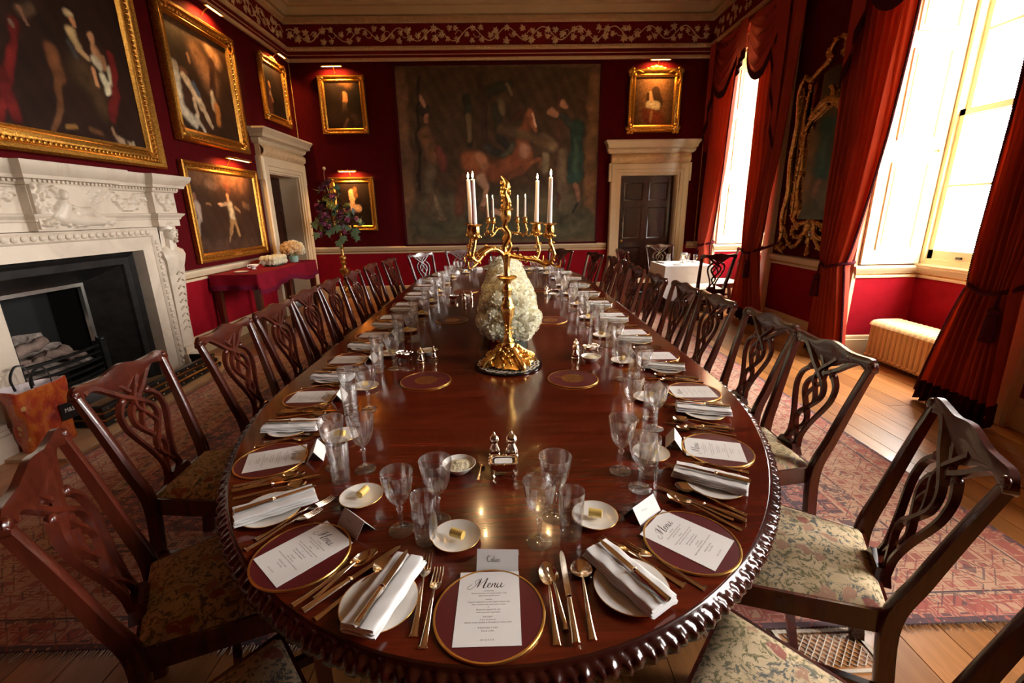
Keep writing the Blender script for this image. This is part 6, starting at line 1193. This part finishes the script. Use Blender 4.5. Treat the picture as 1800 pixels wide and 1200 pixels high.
for k in range(420):
    p, d = hang(k / 420, 1.0); q = .055; mb.add([(p[0] - .003, p[1] - .003, p[2] + .01), (p[0] + .003, p[1] + .003, p[2] + .01), (p[0] + .003 + random.uniform(-.003, .003), p[1] + .002, p[2] - q), (p[0] - .002, p[1] - .003 + random.uniform(-.003, .003), p[2] - q)], [(0, 1, 2, 3)])
tag(mb.build('fringe', 'baize_fringe', cl, smooth=None), None, kind='stuff')
Z1 = sz + .0055
# sauce boat
sb = thing('sauce_boat', 'small white sauce boat on the side table', 'sauce boat', loc=(-3.40, 6.32, Z1), rz=RAD(70))
MB().lathe([(0, 0), (.03, 0), (.032, .006), (.018, .014), (.030, .024), (.052, .042), (.060, .062), (.057, .063), (.048, .044), (.0, .022)], 28, mod=lambda a, z: 1 + (.55 * max(0, cos(a)) ** 4 * (z > .03) * min(1, z / .06))).build('boat', 'porcelain', sb)
MB().tube(cr([(-.05, 0, .055), (-.085, 0, .065), (-.09, 0, .035), (-.045, 0, .025)], 6), .005, 7).build('handle', 'porcelain', sb)
st_ = thing('saucer', 'white saucer lying at the fireplace end of the side table', 'saucer', loc=(-3.38, 5.98, Z1)); MB().lathe([(0, .001), (.05, 0), (.08, .010), (.085, .012), (.083, .014), (.05, .006), (0, .005)], 32).build('saucer_body', 'porcelain', st_)
# oblong flower box and round posy
fb = thing('flower_arrangement', 'oblong cushion of ivory blossoms on the side table', 'flowers', loc=(-3.33, 6.78, Z1))
MB().box(-.07, .07, -.16, .16, 0, .04).build('flower_tray', 'leaf_dark', fb, smooth=None)
for i in range(7):
    for j in range(4):
        for k in range(2):
            if k == 0 and 0 < j < 3 and 0 < i < 6: continue
            x, y = -.075 + .05 * j + random.uniform(-.008, .008), -.165 + .055 * i + random.uniform(-.008, .008); bloom(IV[(i + j) % 3], (x, y, .055 + .055 * k), (x * 4, y * 2, .3 + k), random.uniform(.034, .042), fb)
PE = [mk(11, 'petal_peach'), mk(12, 'petal_ivory')]
po = thing('flower_arrangement', 'round posy of peach and ivory blossoms in a glass vase on the side table', 'flowers', loc=(-3.25, 7.24, Z1))
MB().lathe([(0, 0), (.06, 0), (.065, .01), (.068, .09), (.065, .09), (.061, .012), (0, .01)], 24).build('vase', 'vase_glass', po)
for k in range(7): a = k * .9; MB().tube([(.03 * cos(a), .03 * sin(a), .012), (.045 * cos(a + .5), .045 * sin(a + .5), .13)], .005, 5).build('stalk', 'stem_green', po)
for k in range(30):
    zc = 1 - 1.35 * (k + .5) / 30; rc = sqrt(1 - zc * zc); a = k * 2.4; bloom(PE[0 if (rc * sin(a) < -.1) else 1], (.135 * rc * cos(a), .15 * rc * sin(a), .19 + .10 * zc), (rc * cos(a), rc * sin(a), zc), random.uniform(.042, .052), po)

# ================================================================ torchere with flowers
tx, ty = -2.88, 8.38
to = thing('torchere', 'tall turned gilt and ebonised flower stand by the left corner', 'stand', loc=(tx, ty, 0))
for k in range(3): a = k * 2 * pi / 3 + .4; MB().tube(cr([(.03 * cos(a), .03 * sin(a), .20), (.10 * cos(a), .10 * sin(a), .16), (.17 * cos(a), .17 * sin(a), .06), (.21 * cos(a), .21 * sin(a), .02), (.23 * cos(a), .23 * sin(a), .03)], 6), [.03, .026, .022, .026, .012], 8).build('foot', 'frame_gold_dark', to)
MB().lathe([(0, .12), (.05, .12), (.075, .16), (.075, .18), (.04, .20), (.055, .24), (.065, .27), (.04, .30), (.03, .34), (.045, .38), (.05, .42), (.03, .46), (.024, .50), (.05, .55), (.06, .58), (.085, .62), (.085, .65), (.04, .68), (.03, .72), (.055, .77), (.03, .80), (.06, .84), (.06, .87), (.028, .90), (.022, .95), (.02, 1.0)], 16).build('lower_stem', 'mirror_gilt', to)
MB().lathe([(.02, 1.0), (.034, 1.01), (.036, 1.03), (.02, 1.05), (.018, 1.08), (.022, 1.14), (.017, 1.20), (.015, 1.24), (.03, 1.26), (.03, 1.28), (.018, 1.30), (.05, 1.34), (.06, 1.36), (0, 1.362)], 16).build('upper_stem', 'frame_gold', to)
fl = thing('flower_arrangement', 'towering arrangement of plum, lime and mauve flowers on the tall stand', 'flowers', loc=(tx, ty, 1.363)); rg = random.Random(21)
MB().sphere((0, 0, .03), .055, 12, 8, (1, 1, .55)).build('foam_bowl', 'leaf_dark', fl)
KB = [(mk(21, 'petal_plum', 20, .55), 'blossom'), (mk(22, 'petal_mauve', 16, .5), 'blossom'), (mk(23, 'petal_lime', 30, .6), 'blossom')]
def inside(): # egg-shaped, taller on the left
    while True:
        x, y, z = rg.uniform(-.42, .40), rg.uniform(-.30, .25), rg.uniform(-.12, .95); wd = .40 * (1 - max(0, z - .15) / .95) if z > .15 else .40 * (1 + z * 1.2)
        if hypot(x + .12 * max(0, z - .1), y) < wd: return x - .10 * max(0, z - .2), y, z
for k in range(105):
    x, y, z = inside(); o = bpy.data.objects.new('leaf', DK if k % 3 else IVY); COL.objects.link(o); o.parent = fl
    o.matrix_basis = Matrix.Translation((x, y, z)) @ Matrix.Rotation(rg.uniform(0, 6.28), 4, 'Z') @ Matrix.Rotation(rg.uniform(-1.6, 1.2), 4, 'X') @ Matrix.Scale(rg.uniform(.09, .16), 4)
for k in range(46):
    x, y, z = inside(); q = rg.random(); kk = 0 if (q < .5 or z > .55) else (1 if q < .76 else 2); y = -abs(y) * .9 - .03; bloom(KB[kk][0], (x, y, z), (x, -1, z * .3), rg.uniform(.035, .055) * (1.25 if kk == 2 else 1), fl)
for k in range(34):
    x, y, z = inside(); MB().tube([(0, 0, .03), (x * .6, y * .6, .03 + (z - .03) * .5), (x, y, z)], [.004, .003], 5).build('stalk', 'leaf_dark', fl)
for (x, z) in [(.30, -.05), (.34, .0), (-.36, .12), (-.33, -.06), (.12, -.12), (.02, -.20), (-.12, -.02), (.22, .05), (-.05, .02), (.36, -.12), (.05, .06)]:
    o = bpy.data.objects.new('leaf', IVY); COL.objects.link(o); o.parent = fl; o.matrix_basis = Matrix.Translation((x, -.22, z)) @ Matrix.Rotation(rg.uniform(-.5, .5), 4, 'Y') @ Matrix.Rotation(RAD(-95), 4, 'X') @ Matrix.Scale(rg.uniform(.11, .15), 4)
MB().tube(cr([(-.10, -.05, .6), (-.14, -.06, .85), (-.12, -.08, .98)], 5), [.005, .003], 5).sphere((-.12, -.08, 1.0), .028, 8, 6).build('bud', 'petal_peach', fl)

# ================================================================ carrier bag
bg_ = thing('shopping_bag', 'crumpled red and orange carrier bag standing by the grate', 'bag', loc=(-3.345, 3.09, .0225), rz=RAD(-10)); bg_.scale = (1.05, .95, 1.28); rg = random.Random(9)
def bagside(u, v, inner=0.):
    a = 2 * pi * u; w_, d = (.155 + .025 * v), (.075 + .015 * v); c_, s_ = cos(a), sin(a); x = d * (abs(c_) ** .55) * (1 if c_ >= 0 else -1); y = w_ * (abs(s_) ** .45) * (1 if s_ >= 0 else -1)
    k = 1 + .05 * sin(a * 3 + v * 7) + .035 * sin(a * 7 - v * 11); return ((x * k) * (1 - inner), (y * k) * (1 - inner * .6), .36 * v + .012 * sin(a * 2) * v)
MB().grid(48, 16, lambda u, v: bagside(u, v)).prism([bagside(k / 24, 0)[:2] for k in range(24)], 0, .003).build('body', 'bag_plastic', bg_, smooth=50)
MB().grid(48, 10, lambda u, v: bagside(u, .3 + .70 * v, .05)).build('lining', 'bag_lining', bg_, smooth=50)
for s in (-1, 1): MB().tube(cr([(s * .075, -.06, .33), (s * .08, -.065, .40), (s * .085, -.02, .455), (s * .085, .03, .45), (s * .08, .06, .40), (s * .075, .06, .33)], 6), .008, 6, flat=.5).build('handle', 'bag_black', bg_)
MB().grid(8, 8, lambda u, v: (.088 + .012 * v * .4 + .004, .045 + .125 * u, .12 + .10 * v)).build('printed_label', 'bag_black', bg_, smooth=60)
v, fs = text_mesh('M&S', .036, 0, 1.05); MB().add([(.0985, .107 + a, .165 + b) for a, b, c in v], fs).build('printed_letters', 'print_white', bg_, smooth=None, fixn=False)
v, fs = text_mesh('EST', .014, 0, 1.1); MB().add([(.0990, .15 + a, .195 + b) for a, b, c in v], fs).build('printed_letters', 'print_white', bg_, smooth=None, fixn=False)

# ================================================================ small table by the far window
qx, qy = 2.93, 7.52
qt = thing('small_table', 'small square table hidden under a long white cloth', 'table', loc=(qx, qy, 0)); MB().box(-.36, .36, -.36, .36, .715, .74).build('top', 'chair_mahogany', qt, smooth=None)
for a in (-1, 1):
    for b in (-1, 1): MB().lathe([(.02, 0), (.022, .3), (.03, .714)], 8, (a * .30, b * .30, 0)).build('leg', 'chair_mahogany', qt)
qc = thing('white_tablecloth', 'long white cloth on the small table by the far window', 'tablecloth', loc=(qx, qy, 0)); h = .37
MB().box(-h, h, -h, h, .741, .7445).build('top_cloth', 'table_linen', qc, smooth=None)
def skirt_(u, v):
    s_ = u * 4; k = int(min(3, s_)); t = s_ - k; c = [(-h, -h), (h, -h), (h, h), (-h, h), (-h, -h)]; x, y = c[k][0] + (c[k + 1][0] - c[k][0]) * t, c[k][1] + (c[k + 1][1] - c[k][1]) * t
    cn = abs(2 * t - 1) ** 5; fl_ = 1 + v * (.03 + .10 * cn + .012 * sin(u * 60)); return (x * fl_, y * fl_, .7445 - (.56 - .10 * cn) * v)
MB().grid(160, 10, skirt_).build('drop', 'table_linen', qc, smooth=60)
zt = .7448
ln = thing('candle_lantern', 'glass hurricane lantern with a lit candle on the small table', 'lantern', loc=(qx + .06, qy + .02, zt)); MB().lathe([(0, 0), (.055, 0), (.06, .008), (.055, .012), (0, .012)], 24).build('base', 'silver', ln); MB().lathe([(.052, .012), (.066, .05), (.066, .11), (.052, .17), (.050, .17), (.064, .11), (.064, .05), (.050, .014)], 28, closed=True).build('glass_shade', 'crystal', ln)
c_ = MB().lathe([(0, .012), (.025, .012), (.025, .07), (0, .072)], 16).build('candle', 'wax', ln); MB().lathe([(0, 0), (.004, .006), (.006, .013), (.003, .025), (0, .034)], 10, (0, 0, .074)).build('candle_flame', 'flame', c_)
for (dx, dy, lb) in [(-.16, .12, 'behind the lantern'), (-.02, -.14, 'in front of the lantern'), (.18, .14, 'at the window side'), (.20, -.10, 'at the near right corner')]: place('tumbler', qx + dx, qy + dy, zt, 0, 'cut crystal tumbler on the small table, ' + lb)
for (dx, dy, lb) in [(-.12, -.22, 'near edge'), (.20, .24, 'far edge')]: place('plate', qx + dx, qy + dy, zt, 0, 'white side plate on the small table, ' + lb)
for (dx, dy, a, lb) in [(-.27, .10, 20, 'left edge'), (.28, .05, 0, 'right edge')]: place('napkin', qx + dx, qy + dy, zt, RAD(a), 'folded white napkin on the small table, ' + lb)

# brass ventilation grille let into the boards
gr = thing('floor_grille', 'pale lattice floor grille beside the rug, between the two nearest window-side chairs', 'grille', loc=(1.19, 1.30, .0004))
MB().run([(-.15, -.075), (.15, -.075), (.15, .075), (-.15, .075)], [(0, 0), (0, .004), (-.014, .005), (-.014, 0)], closed=True).build('frame', 'fringe_wool', gr, smooth=None)
for k in range(15):
    for sg in (-1, 1):
        a = -.21 + k * .03; x0, x1 = a, a + sg * .13; x0, x1 = max(-.138, min(.138, x0)), max(-.138, min(.138, x1))
        if abs(x0 - x1) < .02: continue
        f0 = -.065 + abs(x0 - a); f1 = -.065 + abs(x1 - a)
        MB().tube([(x0, f0, .0025 + .0006 * sg), (x1, min(.065, f1), .0025 + .0006 * sg)], .0018, 5).build('lattice_bar', 'fringe_wool', gr)
